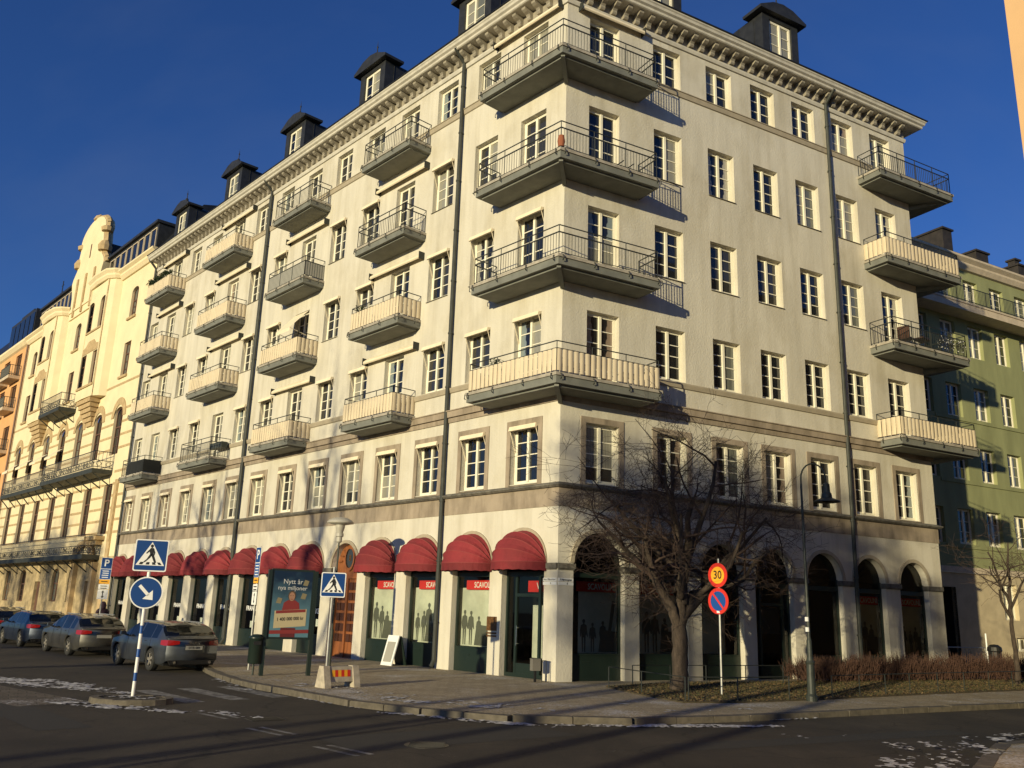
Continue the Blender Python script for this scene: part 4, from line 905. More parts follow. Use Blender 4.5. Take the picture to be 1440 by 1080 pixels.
# iron balconies
def ybal(F, x0, x1, z, dep, h=1.05, thick=.3):
    b = MB(); b.box(x0,x1,-dep,0,z-thick,z,F)
    n = max(2, round((x1-x0)/2.1))
    for k in range(n+1):
        x = x0+.1+(x1-x0-.2)*k/n; b.bar(F((x,-dep+.1,z-thick)),F((x,-.02,z-thick-.75)),.05,4)
    o = yob('balcony', b, M['pipe']); b = MB(); P = [F((x0,0,0)),F((x0,-dep+.05,0)),F((x1,-dep+.05,0)),F((x1,0,0))]
    for a,c in zip(P[:-1],P[1:]):
        L = (c-a).length
        for zt in (.12,.55,h): b.bar(a+Vector((0,0,z+zt)),c+Vector((0,0,z+zt)),.03)
        n = max(2,round(L/.24))
        for k in range(n+1): p = a+(c-a)*(k/n); b.bar(p+Vector((0,0,z)),p+Vector((0,0,z+h)),.015,4,caps=False)
        n = max(1,round(L/.55))
        for k in range(n):
            p = a+(c-a)*((k+.5)/n); d = (c-a).normalized()
            for j in range(6):
                t0,t1 = 2*math.pi*j/6, 2*math.pi*(j+1)/6
                b.bar(p+d*.16*math.cos(t0)+Vector((0,0,z+.33+.16*math.sin(t0))), p+d*.16*math.cos(t1)+Vector((0,0,z+.33+.16*math.sin(t1))),.02,4,caps=False)
    ob('railing', b, M['black'], o); return o
ybal(F,-66.9,-41.7,4.65,1.1,1.25); ybal(F,-53.3,-41.6,10.2,1.3,1.15); ybal(F,-67.0,-54.6,10.2,.8,1.15); ybal(F,-57.2,-51.9,15.9,1.25,1.1)
for s in (58.4,62.6,66.8,54.3):                 # small cream awnings on the second floor
    b = MB(); b.face([F((-s-.8,-.03,13.0)),F((-s+.8,-.03,13.0)),F((-s+.8,-.85,12.3)),F((-s-.8,-.85,12.3))]); b.face([F((-s-.8,-.85,12.3)),F((-s+.8,-.85,12.3)),F((-s+.8,-.85,12.12)),F((-s-.8,-.85,12.12))]); yob('window_awning', b, M['awncream'])
# portal pediment
b = MB(); n=14; P=[(-44.3+2.0*math.cos(math.pi*k/n), 4.2+1.3*math.sin(math.pi*k/n)**1.4) for k in range(n+1)]
for (xa,za),(xb,zb) in zip(P[:-1],P[1:]): b.bar(F((xa,-.25,za)),F((xb,-.25,zb)),.2,6)
b.box(-43.4,-41.2,-.6,.0,5.6,5.85,F); b.box(-43.0,-41.6,-.4,.0,5.3,5.6,F); b.box(-46.2,-45.7,-.3,0,0,4.2,F); b.box(-42.3,-41.8,-.3,0,0,4.2,F); yob('portal', b, M['ystone'])
b = MB(); b.box(-40.6,-40.0,-.08,0,0,9.5,F); b.box(-40.55,-40.05,-.12,-.081,5.5,9.2,F); yob('pilaster', b, M['ystone'])
b = MB(); b.bar(F((-69.6,-.15,.3)),F((-69.6,-.15,24.6)),.09,8); yob('downpipe', b, M['yframe'])
# ---------------------------------------------------------------- orange building further on
ora = empty('orange_building', wL(80,0), label='orange plastered building with black dormered roof at the far left edge, beyond the yellow one', cat='building')
ora_inv = Matrix.Translation(-ora.location)
def oob(name, b, m, par=None, **k):
    o = ob(name, b, m, par or ora, **k)
    if par is None: o.matrix_parent_inverse = ora_inv
    return o
F = FB(-.1); OS, OE = 69.85, 100.0; b = MB(); os_ = [73.3,77.6,82.0,86.4,90.8,95.2]; ozs = [2.0,6.2,10.4,14.9,18.9,22.0]
wall_grid(b, F, -OE, -OS, 0, 25.2, [(-s-1.05,-s+1.05,z,z+2.4) for s in os_ for z in ozs], dep=.2); oob('wall', b, M['orange'], fix=False)
b = MB(); b.prismx([(0,24.8),(-.2,24.9),(-.45,25.2),(-.45,25.4),(0,25.4)],-OE,-OS,F); oob('cornice', b, M['yellow'])
b = MB(); b.face([F((-OE,-.2,25.4)),F((-OS,-.2,25.4)),F((-OS,2.2,29.5)),F((-OE,2.2,29.5))]); b.face([F((-OE,2.2,29.5)),F((-OS,2.2,29.5)),F((-OS,8,31)),F((-OE,8,31))]); b.face([F((-OS,-.2,25.4)),F((-OS,8,25.4)),F((-OS,8,31)),F((-OS,2.2,29.5))]); oob('roof', b, M['roof'])
for s in os_:
    for z in ozs:
        b = MB(); f=.1; x=-s
        b.box(x-1.05,x-1.05+f,.14,.2,z,z+2.4,F); b.box(x+1.05-f,x+1.05,.14,.2,z,z+2.4,F); b.box(x-.06,x+.06,.13,.2,z,z+2.4,F); b.box(x-1.05+f,x-.06,.14,.2,z+2.3,z+2.4,F); b.box(x+.06,x+1.05-f,.14,.2,z+2.3,z+2.4,F); o = oob('window', b, M['yframe'])
        b = MB(); b.face([F((x-1.05,.18,z)),F((x+1.05,.18,z)),F((x+1.05,.18,z+2.4)),F((x-1.05,.18,z+2.4))]); ob('pane', b, M['pane'], o, fix=False)
for s in os_[:3]:
    for z in ozs[1:]:
        b = MB(); b.box(-s-1.7,-s+1.7,-1.0,0,z-.35,z-.05,F); o = oob('balcony', b, M['gtrim']); b = MB()
        P = [F((-s-1.65,0,0)),F((-s-1.65,-.95,0)),F((-s+1.65,-.95,0)),F((-s+1.65,0,0))]
        for a,c in zip(P[:-1],P[1:]):
            for zt in (.1,1.0): b.bar(a+Vector((0,0,z-.05+zt)),c+Vector((0,0,z-.05+zt)),.035)
            n = round((c-a).length/.18)
            for k in range(n+1): p=a+(c-a)*(k/n); b.bar(p+Vector((0,0,z-.05)),p+Vector((0,0,z+.95)),.02,4,caps=False)
        ob('railing', b, M['iron'], o)
b = MB(); b.box(-79.5,-70.6,.2,4,25.5,28.6,F); o = oob('dormer_strip', b, M['dormer'])
for k in range(5):
    x=-79.2+k*1.72; b = MB(); b.face([F((x+.1,.15,25.9)),F((x+1.5,.15,25.9)),F((x+1.5,.15,28.3)),F((x+.1,.15,28.3))]); ob('pane', b, M['pane'], o, fix=False)
b = MB(); b.box(-84.5,-79.8,2.0,6,27,31.2,F); oob('roof_turret', b, M['dormer'])
b = MB(); b.bar(F((-78.5,4,29)),F((-78.5,4,34.5)),.05,5); 
for z,l in ((34,.4),(33.2,.6),(32.4,.5)): b.bar(F((-78.5-l,4,z)),F((-78.5+l,4,z)),.03,4)
oob('roof_aerial', b, M['iron'])
# ---------------------------------------------------------------- green building
grn = empty('green_building', FR((ER+18,6,0)), label='olive green plastered building with beige ground floor behind the right-hand hedge', cat='building')
grn_inv = Matrix.Translation(-grn.location)
def gob(name, b, m, par=None, **k):
    o = ob(name, b, m, par or grn, **k)
    if par is None: o.matrix_parent_inverse = grn_inv
    return o
F = Fr(FR((ER,6.0,0)), uR, -nR); gx = [6.05+k*2.475*1.0 for k in range(-1,12)]; gx = [13.48+2.475*k for k in range(-4,9)]
gz = [(6.15,1.87),(9.6,1.87),(13.1,1.87),(16.75,1.92),(19.95,1.5)]
b = MB(); ops = [(x-.66,x+.66,z,z+h) for x in gx for z,h in gz]
wall_grid(b, F, 0, 46, 4.95, 22.3, ops, dep=.22); gob('wall', b, M['green'], fix=False)
gx0 = [14.2,18.4,22.6,26.8,31]
b = MB(); wall_grid(b, F, 0, 46, 0, 4.65, [(4.4,9.6,0,3.9)]+[(x-.62,x+.62,2.35,4.2) for x in gx0]+[(x+.15,x+1.25,.75,1.45) for x in gx0], dep=.25); gob('base_wall', b, M['gbase'], fix=False)
b = MB(); b.box(0,46,-.10,.0,4.651,4.949,F); gob('string_course', b, M['gtrim'])
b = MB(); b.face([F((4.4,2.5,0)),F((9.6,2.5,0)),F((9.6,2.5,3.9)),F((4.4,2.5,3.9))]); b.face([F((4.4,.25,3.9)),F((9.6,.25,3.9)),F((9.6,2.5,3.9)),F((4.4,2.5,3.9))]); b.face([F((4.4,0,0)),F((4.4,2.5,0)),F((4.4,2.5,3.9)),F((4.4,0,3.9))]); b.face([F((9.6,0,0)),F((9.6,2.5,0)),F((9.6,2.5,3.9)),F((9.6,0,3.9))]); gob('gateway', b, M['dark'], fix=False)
b = MB(); b.box(4.4,9.6,2.3,2.34,.05,3.6,F); gob('gate', b, M['shop'])
b = MB(); b.face([FR((ER,6.0,0)),FR((ER,14,0)),FR((ER,14,22.2)),FR((ER,6.0,22.2))]); b.face([F((0,0,0)),F((0,-6,0)),F((0,-6,.02)),F((0,0,.02))]); gob('wall', b, M['green'])
for x in gx:
    for z,h in gz: o = window(F, x, z, h, 3, grn, kinds=['pane']*2+['pane4']); o.matrix_parent_inverse = grn_inv
for x in gx0:
    o = window(F, x, 2.35, 1.85, 3, grn, w=1.24); o.matrix_parent_inverse = grn_inv
    o = window(F, x+.7, .75, .7, 1, grn, w=1.10, kinds=['pane']); o.matrix_parent_inverse = grn_inv
for z,h in gz[:3]: b = MB(); b.box(9.2,46,-.05,.0,z-.22,z-.02,F); gob('string_course', b, M['green'])
b = MB(); b.box(0,46,-1.05,-.001,18.95,19.35,F); b.box(0,46,-1.1,-.001,19.351,19.45,F); o = gob('balcony', b, M['gtrim'])
b = MB(); P = [F((.1,-1.0,0)),F((46,-1.0,0))]; n = 34
for zt in (.12,.95): b.bar(P[0]+Vector((0,0,19.45+zt)),P[1]+Vector((0,0,19.45+zt)),.025)
for k in range(350): p = P[0].lerp(P[1],k/349); b.bar(p+Vector((0,0,19.45)),p+Vector((0,0,20.4)),.012 if k%10 else .03,4,caps=False)
ob('railing', b, M['iron'], o)
b = MB(); b.prismx([(0,22.0),(-.15,22.05),(-.3,22.3),(-.3,22.42),(-.5,22.6),(-.5,22.72),(0,22.72)],0,46,F); gob('cornice', b, M['gtrim'])
b = MB(); b.face([F((0,-.5,22.73)),F((46,-.5,22.73)),F((46,5,25.0)),F((0,5,25.0))]); gob('roof', b, M['roof'])
for x0,x1,y0,y1_,z in ((14.75,15.65,2.2,4.2,26.0),(18.0,19.25,2.2,3.7,25.25),(22.5,24.0,2.2,4.0,25.3),(22.9,23.4,2.6,3.1,25.9)):
    b = MB(); b.box(x0,x1,y0,y1_,22.8,z,F); b.box(x0-.1,x1+.1,y0-.1,y1_+.1,z+.001,z+.12,F); gob('chimney', b, M['brick'])
b = MB(); b.face([F((46,0,0)),F((46,12,0)),F((46,12,22.3)),F((46,0,22.3))]); gob('wall', b, M['green'])
# ---------------------------------------------------------------- peach building whose lit gable shows at the upper right
E0 = Vector((8.12,-12.17,0)); pe = empty('peach_building', E0, label='sunlit peach plastered gable cut off by the upper right edge of the picture', cat='building')
F = Fr((0,0,0), nR, uR); b = MB(); hz_ = 22
b.face([F((0,0,0)),F((14,0,0)),F((14,0,hz_)),F((0,0,hz_))]); b.face([F((0,0,0)),F((0,0,hz_)),F((0,40,hz_)),F((0,40,0))]); b.face([F((0,0,hz_)),F((14,0,hz_)),F((14,40,hz_)),F((0,40,hz_))]); b.face([F((14,0,0)),F((14,40,0)),F((14,40,hz_)),F((14,0,hz_))])
ob('wall', b, M['peach'], pe)
# ---------------------------------------------------------------- street furniture
def disc(b, r, y, z=0, n=36, sx=1): b.face([(sx*r*math.cos(2*math.pi*k/n), y, z+r*math.sin(2*math.pi*k/n)) for k in range(n)])
def rounded(w, h, r, z=0, n=5):
    P = []
    for cx, cz, a0 in ((w/2-r,h/2-r,0),(-w/2+r,h/2-r,90),(-w/2+r,-h/2+r,180),(w/2-r,-h/2+r,270)):
        for k in range(n+1): a = R_(a0+90*k/n); P.append((cx+r*math.cos(a), z+cz+r*math.sin(a)))
    return P
def crossing_sign(parent, z, s=.62, y=-.06):
    b = MB(); b.prism(rounded(s+.02,s+.02,.04), .0, .012); o = ob('sign_plate', b, M['white'], parent, Mz(0,y,z)); 
    b = MB(); b.face([(x,-.002,zq) for x,zq in rounded(s-.03,s-.03,.03)]); ob('sign_face', b, M['blue'], o)
    k = s/.62; b = MB(); b.face([(x*k,-.004,zq*k) for x,zq in [(-.272,-.20),(.272,-.20),(0,.27)]]); ob('triangle', b, M['white'], o)
    b = MB(); Y = -.006
    for q in ([(-.215,-.185),(-.145,-.185),(-.12,-.135),(-.185,-.135)],[(-.085,-.185),(-.015,-.185),(-.01,-.135),(-.065,-.135)],[(.045,-.185),(.11,-.185),(.09,-.135),(.035,-.135)],[(.165,-.185),(.225,-.185),(.185,-.135),(.13,-.135)],
              [(-.02,.02),(.045,.02),(.05,.125),(.035,.15),(-.02,.15),(-.045,.11)],[(-.01,.03),(.045,.03),(.10,-.10),(.115,-.145),(.075,-.145),(.055,-.105)],[(-.02,.03),(.03,.03),(-.01,-.045),(-.10,-.14),(-.145,-.145),(-.075,-.075)],
              [(-.04,.12),(-.015,.14),(-.035,.075),(-.085,.03),(-.10,.045)],[(.03,.13),(.05,.12),(.075,.06),(.065,.0),(.05,.005),(.05,.06)],[(-.015,.152),(.02,.152),(.01,.165),(-.005,.165)]):
        b.face([(x*k,Y,zq*k) for x,zq in q])
    b.face([((.002+.03*math.cos(2*math.pi*i/14))*k, Y, (.19+.032*math.sin(2*math.pi*i/14))*k) for i in range(14)]); ob('walking_figure', b, M['black'], o)
def face_to(px, py): return math.atan2(px, -py)     # rotation so that local -y points along (px,py)
# traffic island with striped pole
isl = empty('traffic_island', (-9.35,-7.75,-.12), label='low oval stone traffic island carrying the blue and white striped sign pole', cat='traffic island')
n = 18; P = [(.86*math.cos(2*math.pi*k/n)*1.0, .62*math.sin(2*math.pi*k/n)) for k in range(n)]
for k in range(n):
    b = MB(); (xa,ya),(xb,yb) = P[k], P[(k+1)%n]; q = [(xa,ya),(xb,yb),(xb*.8,yb*.76),(xa*.8,ya*.76)]; z1 = .11+random.uniform(-.008,.008)
    lo = [b.p((x,y,0)) for x,y in q]; hi = [b.p((x*.985,y*.985,z1)) for x,y in q]
    b.f += [hi, [lo[0],lo[1],hi[1],hi[0]], [lo[1],lo[2],hi[2],hi[1]], [lo[2],lo[3],hi[3],hi[2]], [lo[3],lo[0],hi[0],hi[3]]]; b.m += [0]*5
    ob('kerb_stone', b, M['kerb'], isl)
b = MB(); b.face([(x*.82,y*.79,.10) for x,y in P]); ob('island_top', b, M['asphalt'], isl)
a = face_to(.30,-.95); sp = empty('road_sign', (-9.32,-7.79,.02), a, label='blue and white striped pole with crossing sign above round arrow sign on the island', cat='road sign')
b = MB(); b.bar((0,0,0),(0,0,3.2),.036,12); ob('pole', b, M['white'], sp)
for z in (.30,.78,1.26): b = MB(); b.bar((0,0,z),(0,0,z+.17),.0375,12); ob('pole_band', b, M['blueband'], sp)
crossing_sign(sp, 2.90, .66)
b = MB(); b.bar((0,-.045,0),(0,-.030,0),.335,40); o = ob('sign_plate', b, M['white'], sp, Mz(0,-.02,2.11))
b = MB(); disc(b,.31,-.048); ob('sign_face', b, M['blue'], o)
b = MB(); d = Vector((.70,0,-.71)); e = Vector((.71,0,.70)); Y = Vector((0,-.051,0))
b.face([Y-d*.21-e*.033,Y+d*.07-e*.033,Y+d*.07+e*.033,Y-d*.21+e*.033]); b.face([Y+d*.21,Y+d*.05+e*.135,Y+d*.05-e*.135]); ob('arrow', b, M['white'], o)
# second crossing sign on the pavement
sp = empty('road_sign', (-5.99,-4.21,0), face_to(.25,-.97), label='pedestrian crossing sign on a plain grey pole standing beside the concrete barrier', cat='road sign')
b = MB(); b.bar((0,0,0),(0,0,2.95),.03,10); ob('pole', b, M['steel'], sp); crossing_sign(sp, 2.50, .60)
# speed limit and no waiting signs
sp = empty('road_sign', (4.19,-3.08,.03), face_to(-.80,-.60), label='grey pole with round orange 30 sign above round no parking sign before the tree', cat='road sign')
b = MB(); b.bar((0,0,0),(0,0,3.52),.03,10); ob('pole', b, M['steel'], sp)
b = MB(); b.bar((0,-.05,0),(0,-.036,0),.325,40); o = ob('sign_plate', b, M['sred'], sp, Mz(0,0,3.08)); b = MB(); disc(b,.225,-.053); ob('sign_face', b, M['syel'], o)
put('lettering', text_mesh('30', .31, M['black'], .001, 'CENTER', .012, .95), o, Mz(0,-.056,0))
b = MB(); b.bar((0,-.05,0),(0,-.036,0),.345,40); o = ob('sign_plate', b, M['sred'], sp, Mz(0,0,2.40)); b = MB(); disc(b,.255,-.053); ob('sign_face', b, M['blueband'], o)
b = MB(); d = Vector((.66,0,-.75)); e = Vector((.75,0,.66)); Y = Vector((0,-.056,0)); b.face([Y-d*.27-e*.028,Y+d*.27-e*.028,Y+d*.27+e*.028,Y-d*.27+e*.028]); ob('diagonal_bar', b, M['sred'], o)
b = MB(); b.face([(-.05,-.058,-.31),(.06,-.058,-.31),(.03,-.058,-.26),(-.05,-.058,-.25)]); ob('sticker', b, M['white'], o)
# parking signs
def parking(loc, ang, lab, w=.42):
    sp = empty('parking_sign', loc, ang, label=lab, cat='parking sign')
    b = MB(); b.bar((0,0,0),(0,0,3.72),.03,10); ob('pole', b, M['steel'], sp)
    z = 3.68
    for nm, h, m, tx, sz, tm in (('sign_plate',.46,'blue','P',.40,'white'),('time_plate',.42,'blueband','(8-18)',.11,'white'),('zone_plate',.17,'syel','Boende',.09,'black'),('zone_plate',.20,'white','Avgift',.10,'black'),('arrow_plate',.40,'white','',.3,'black')):
        b = MB(); b.box(-w/2,w/2,-.052,-.04,z-h,z); o = ob(nm, b, M[m], sp)
        if m.startswith('blue'): b = MB(); b.box(-w/2-.012,w/2+.012,-.050,-.042,z-h-.012,z+.012); ob('plate_rim', b, M['white'], o)
        if tx in ('P',): put('lettering', text_mesh(tx, sz, M[tm], .001, 'CENTER', .02), o, Mz(0,-.054,z-h/2))
        elif nm == 'arrow_plate':
            b = MB(); zc = z-h/2; b.face([(-.02,-.054,zc-.08),(.02,-.054,zc-.08),(.02,-.054,zc+.08),(-.02,-.054,zc+.08)])
            for s_ in (1,-1): b.face([(-.06,-.054,zc+s_*.08),(.06,-.054,zc+s_*.08),(0,-.054,zc+s_*.17)])
            ob('arrow', b, M['black'], o)
        else:
            b = MB(); rg = random.Random(5)
            for k in range(max(1, int(h/.09))): zz_ = z-.06-.09*k; b.face([(-.14+rg.random()*.04,-.054,zz_-.035),(.10+rg.random()*.05,-.054,zz_-.035),(.10+rg.random()*.03,-.054,zz_),(-.14,-.054,zz_)])
            ob('print', b, M[tm], o)
        z -= h+.025
parking((-19.05,12.0,0), face_to(.3,-.95), 'parking sign with white P facing us above smaller plates, behind the parked cars')
parking((-9.34,.87,0), face_to(-.80,-.60), 'parking sign pole seen nearly edge on, right behind the nearest parked car', .36)
# advertising stand
pv = Vector((1.23,.56,0)).normalized(); ang = math.atan2(pv.y, pv.x)
st = empty('advertising_stand', (-7.82,-.85,0), ang, label='two-post advertising stand with blue lottery poster of a person holding a cheque', cat='billboard')
b = MB(); b.box(-.72,-.62,-.09,.09,0,2.95); ob('post', b, M['shop'], st); b = MB(); b.box(.62,.72,-.09,.09,0,2.95); ob('post', b, M['shop'], st)
b = MB(); b.box(-.62,.62,-.06,.08,1.0,2.98); o = ob('display_case', b, M['shop'], st)
def postermat():
    m = mat('poster_print', (.03,.12,.22), .35); nt = m.node_tree; bs = nt.nodes['Principled BSDF']; t = nt.nodes.new('ShaderNodeTexCoord'); n = nt.nodes.new('ShaderNodeTexNoise'); n.inputs['Scale'].default_value = 3; n.inputs['Detail'].default_value = 6
    nt.links.new(t.outputs['Object'], n.inputs[0]); sx = nt.nodes.new('ShaderNodeSeparateXYZ'); nt.links.new(t.outputs['Object'], sx.inputs[0])
    ad = nt.nodes.new('ShaderNodeMath'); ad.operation = 'MULTIPLY_ADD'; ad.inputs[1].default_value = -.5; ad.inputs[2].default_value = 1.42; nt.links.new(sx.outputs[2], ad.inputs[0])
    a2 = nt.nodes.new('ShaderNodeMath'); a2.operation = 'MULTIPLY_ADD'; a2.inputs[1].default_value = .6; nt.links.new(n.outputs[0], a2.inputs[0]); nt.links.new(ad.outputs[0], a2.inputs[2])
    r = nt.nodes.new('ShaderNodeValToRGB'); r.color_ramp.elements[0].position = .35; r.color_ramp.elements[0].color = (.005,.018,.045,1); r.color_ramp.elements[1].position = 1.0; r.color_ramp.elements[1].color = (.085,.18,.235,1)
    nt.links.new(a2.outputs[0], r.inputs[0]); nt.links.new(r.outputs[0], bs.inputs['Base Color']); return m
b = MB(); b.face([(-.56,-.062,1.06),(.56,-.062,1.06),(.56,-.062,2.92),(-.56,-.062,2.92)]); o2 = ob('poster', b, postermat(), o, fix=False)
def flat(name, pts, m, y, par=o): b = MB(); b.face([(x,y,z) for x,z in pts]); return ob(name, b, m, par, fix=False)
Y = -.066; posterwhite = mat('poster_white', (.46,.47,.48), .6)
put('lettering', text_mesh('Nytt \u00e5r', .19, posterwhite, .001, 'CENTER', .006), o, Mz(-.0,Y,2.62)); put('lettering', text_mesh('nya miljoner', .17, posterwhite, .001, 'CENTER', .006), o, Mz(0,Y,2.44))
jacket = mat('poster_red_jacket', (.19,.022,.022), .6); paper = mat('poster_cheque', (.42,.355,.22), .6); note = mat('poster_note', (.2,.17,.1), .6); face_m = mat('poster_face', (.32,.17,.11), .6); hair = mat('poster_hair', (.08,.05,.03), .6)
flat('print', [(-.26,1.78),(.26,1.78),(.22,2.02),(.10,2.10),(-.10,2.10),(-.22,2.02)], jacket, Y)
flat('print', [(.11*math.cos(t*.35),2.22+.15*math.sin(t*.35)) for t in range(18)], hair, Y-.001); flat('print', [(.085*math.cos(t*.35),2.20+.125*math.sin(t*.35)) for t in range(18)], face_m, Y-.002)
for x in (-.035,.035): flat('print', [(x-.015,2.22),(x+.015,2.22),(x+.015,2.235),(x-.015,2.235)], hair, Y-.003)
flat('print', [(-.04,2.135),(.04,2.135),(.03,2.12),(-.03,2.12)], jacket, Y-.003)
flat('print', [(-.46,1.30),(.46,1.38),(.46,1.86),(-.46,1.79)], paper, Y-.003); flat('print', [(-.42,1.71),(.43,1.77),(.43,1.85),(-.42,1.79)], jacket, Y-.004)
put('lettering', text_mesh('1 400 000 000 kr', .135, M['black'], .001, 'CENTER', .014, .82), o, Mz(0,Y-.006,1.57) @ Matrix.Rotation(R_(-4),4,'Y'))
for x,z in ((-.36,2.08),(.34,2.22),(.38,2.60)): flat('print', [(x-.09,z-.07),(x+.05,z-.09),(x+.09,z+.06),(x-.04,z+.09)], note, Y)
flat('print', [(-.56,1.14),(.56,1.18),(.56,1.28),(-.56,1.24)], jacket, Y-.003); flat('print', [(-.25,1.06),(.17,1.06),(.17,1.32),(-.25,1.32)], mat('poster_dark_red',(.10,.012,.015),.6), Y-.002)
# litter bin next to the stand
bn = empty('litter_bin', (-8.62,-1.20,0), ang, label='slim dark green litter bin on a post just left of the poster stand', cat='litter bin')
b = MB(); b.bar((0,.12,0),(0,.12,1.1),.03,8); ob('post', b, M['lampgreen'], bn); b = MB(); b.lathe([(.17,.32),(.20,.36),(.20,.98),(.22,1.0),(.22,1.05),(.12,1.12),(0,1.13)],16); ob('bin_body', b, M['shop'], bn, smooth=True); b = MB(); b.box(-.10,.10,-.215,-.19,.84,.94); ob('slot', b, M['black'], bn)
# concrete barrier with reflector stripes
br = empty('concrete_barrier', (-5.72,-3.95,0), math.atan2(.75,.81), label='low grey concrete barrier block with red and yellow reflector strip on the pavement', cat='barrier')
b = MB(); b.prismx([(-.24,0),(.24,0),(.10,.52),(-.10,.52)],-.52,-.34); b.prismx([(-.24,0),(.24,0),(.10,.52),(-.10,.52)],.34,.52); b.prismx([(-.15,.14),(.15,.14),(.09,.50),(-.09,.50)],-.341,.341); ob('block', b, M['concrete'], br)
for k in range(6):
    b = MB(); x=-.27+k*.09; b.face([(x,-.135,.26),(x+.09,-.135,.26),(x+.09,-.112,.42),(x,-.112,.42)]); ob('reflector', b, M['sred' if k%2 else 'syel'], br)
# mushroom street lamp
ml = empty('street_lamp', (-7.41,3.66,0), label='slim street lamp with a flat mushroom shade, behind the right crossing sign', cat='street lamp')
b = MB(); b.bar((0,0,0),(0,0,1.2),.055,12); b.bar((0,0,1.2),(0,0,4.1),.032,12,.028); ob('pole', b, M['lampgreen'], ml)
b = MB(); b.lathe([(.05,4.1),(.10,4.14),(.10,4.30),(.14,4.32),(.14,4.42),(.11,4.44),(.16,4.62),(.17,4.72)],20); ob('lamp_body', b, M['mush'], ml, smooth=False)
b = MB(); b.lathe([(.0,4.70),(.20,4.72),(.46,4.77),(.47,4.80),(.40,4.88),(.22,4.96),(0,4.99)],28); ob('lamp_shade', b, M['mush'], ml, smooth=True)
# gooseneck lamp on the right
gp = empty('street_lamp', (6.40,-3.53,0), label='dark green gooseneck street lamp with hanging bell shade in front of the right facade', cat='street lamp')
b = MB(); b.lathe([(.15,0),(.15,.12),(.11,.18),(.10,.9),(.12,.95),(.09,1.0),(.07,1.1),(.065,1.5),(.045,1.56),(.033,4.9),(.028,5.6)],14); ob('pole', b, M['lampgreen'], gp)
b = MB(); P = [(0,0,5.6)]+[(.0+.34*(1-math.cos(t)), -.0, 5.75+.42*math.sin(t)) for t in [math.pi*k/12 for k in range(13)]]
for q0,q1 in zip(P[:-1],P[1:]): b.bar(q0,q1,.022,8)
b.bar((.68,0,5.75),(.68,0,5.62),.022,8); ob('gooseneck', b, M['lampgreen'], gp)
b = MB(); b.lathe([(.03,5.66),(.09,5.62),(.10,5.40),(.13,5.36),(.15,5.24),(.34,5.16),(.35,5.13),(.13,5.15)],22,(.68,0,0)); ob('bell_shade', b, M['lampgreen'], gp)
for z in (1.72,1.98): b = MB(); b.bar((-.045,-.045,z),(-.046,-.046,z+.11),.05,8); ob('sticker', b, M['white'], gp)
# sandwich board, meter post by the corner
sb = empty('sandwich_board', (-5.45,5.35,0), math.atan2(uL.y,uL.x)+math.pi, label='small pale sandwich board leaning outside the shop window', cat='sandwich board')
b = MB(); b.prismx([(-.34,0),(-.30,0),(-.02,1.02),(-.06,1.02)],-.33,.33); ob('front_board', b, M['white'], sb); b = MB(); b.prismx([(.34,0),(.30,0),(.02,1.0),(.06,1.0)],-.33,.33); ob('rear_board', b, M['shop'], sb)
b = MB(); b.face([(x,-.335+.275*z-.012,z) for x,z in ((-.24,.12),(.24,.12),(.24,.80),(-.24,.80))]); ob('print', b, M['mesh'], sb)
mt = empty('meter_post', (-.62,-.24,0), ang, label='grey meter box on a short post against the corner pillar', cat='utility box')
b = MB(); b.box(-.03,.03,-.03,.03,0,.32); ob('post', b, M['black'], mt); b = MB(); b.box(-.13,.13,-.10,.08,.32,.64); b.box(-.14,.14,-.11,.09,.641,.66); ob('box', b, M['grey'], mt)
b = MB(); P=[(.19,0,0),(.19,0,.60),(.33,.02,.60),(.33,.02,0)]
for q0,q1 in zip(P[:-1],P[1:]): b.bar(q0,q1,.012,6)
tag(ob('hoop_rail', b, M['iron'], None, Mz(-.58,-.22,0,ang)), 'thin dark hoop rail right beside the grey meter box', 'rail')
# low rails round the lawn
def low_rail(pts, lab, h=.55, mid=False):
    e = empty('garden_rail', pts[0], label=lab, cat='low fence', group='low iron rails round the lawn'); inv = Matrix.Translation(-Vector(pts[0]))
    rail = MB()
    for a,c in zip(pts[:-1],pts[1:]):
        a=Vector(a);c=Vector(c); L=(c-a).length; n=max(1,round(L/1.5)); rail.bar(a+Vector((0,0,h)),c+Vector((0,0,h)),.012,6)
        for k in range(n+1 if c==Vector(pts[-1]) else n):
            b = MB(); p=a+(c-a)*k/n; b.bar(p,p+Vector((0,0,h)),.016,6); o=ob('rail_post', b, M['iron'], e); o.matrix_parent_inverse=inv
    o=ob('rail', rail, M['iron'], e); o.matrix_parent_inverse=inv
low_rail([(1.40,-1.55,.02),(2.05,-3.3,.03),(2.85,-5.0,.03)], 'low thin iron rail along the left end of the lawn, by the corner shop window')
low_rail([(2.2,-.6,.03),(4.6,.6,.03),(7.4,2.1,.03)], 'low thin iron rail on the far side of the lawn, behind the bare tree')
low_rail([(2.95,-4.9,.03),(4.25,-4.5,.03),(5.8,-3.6,.03)], 'low thin iron rail along the pavement in front of the bare tree')
low_rail([(7.3,-2.5,.03),(10.4,-.25,.03),(16.5,3.9,.03)], 'low thin iron rail along the pavement right of the gooseneck lamp')
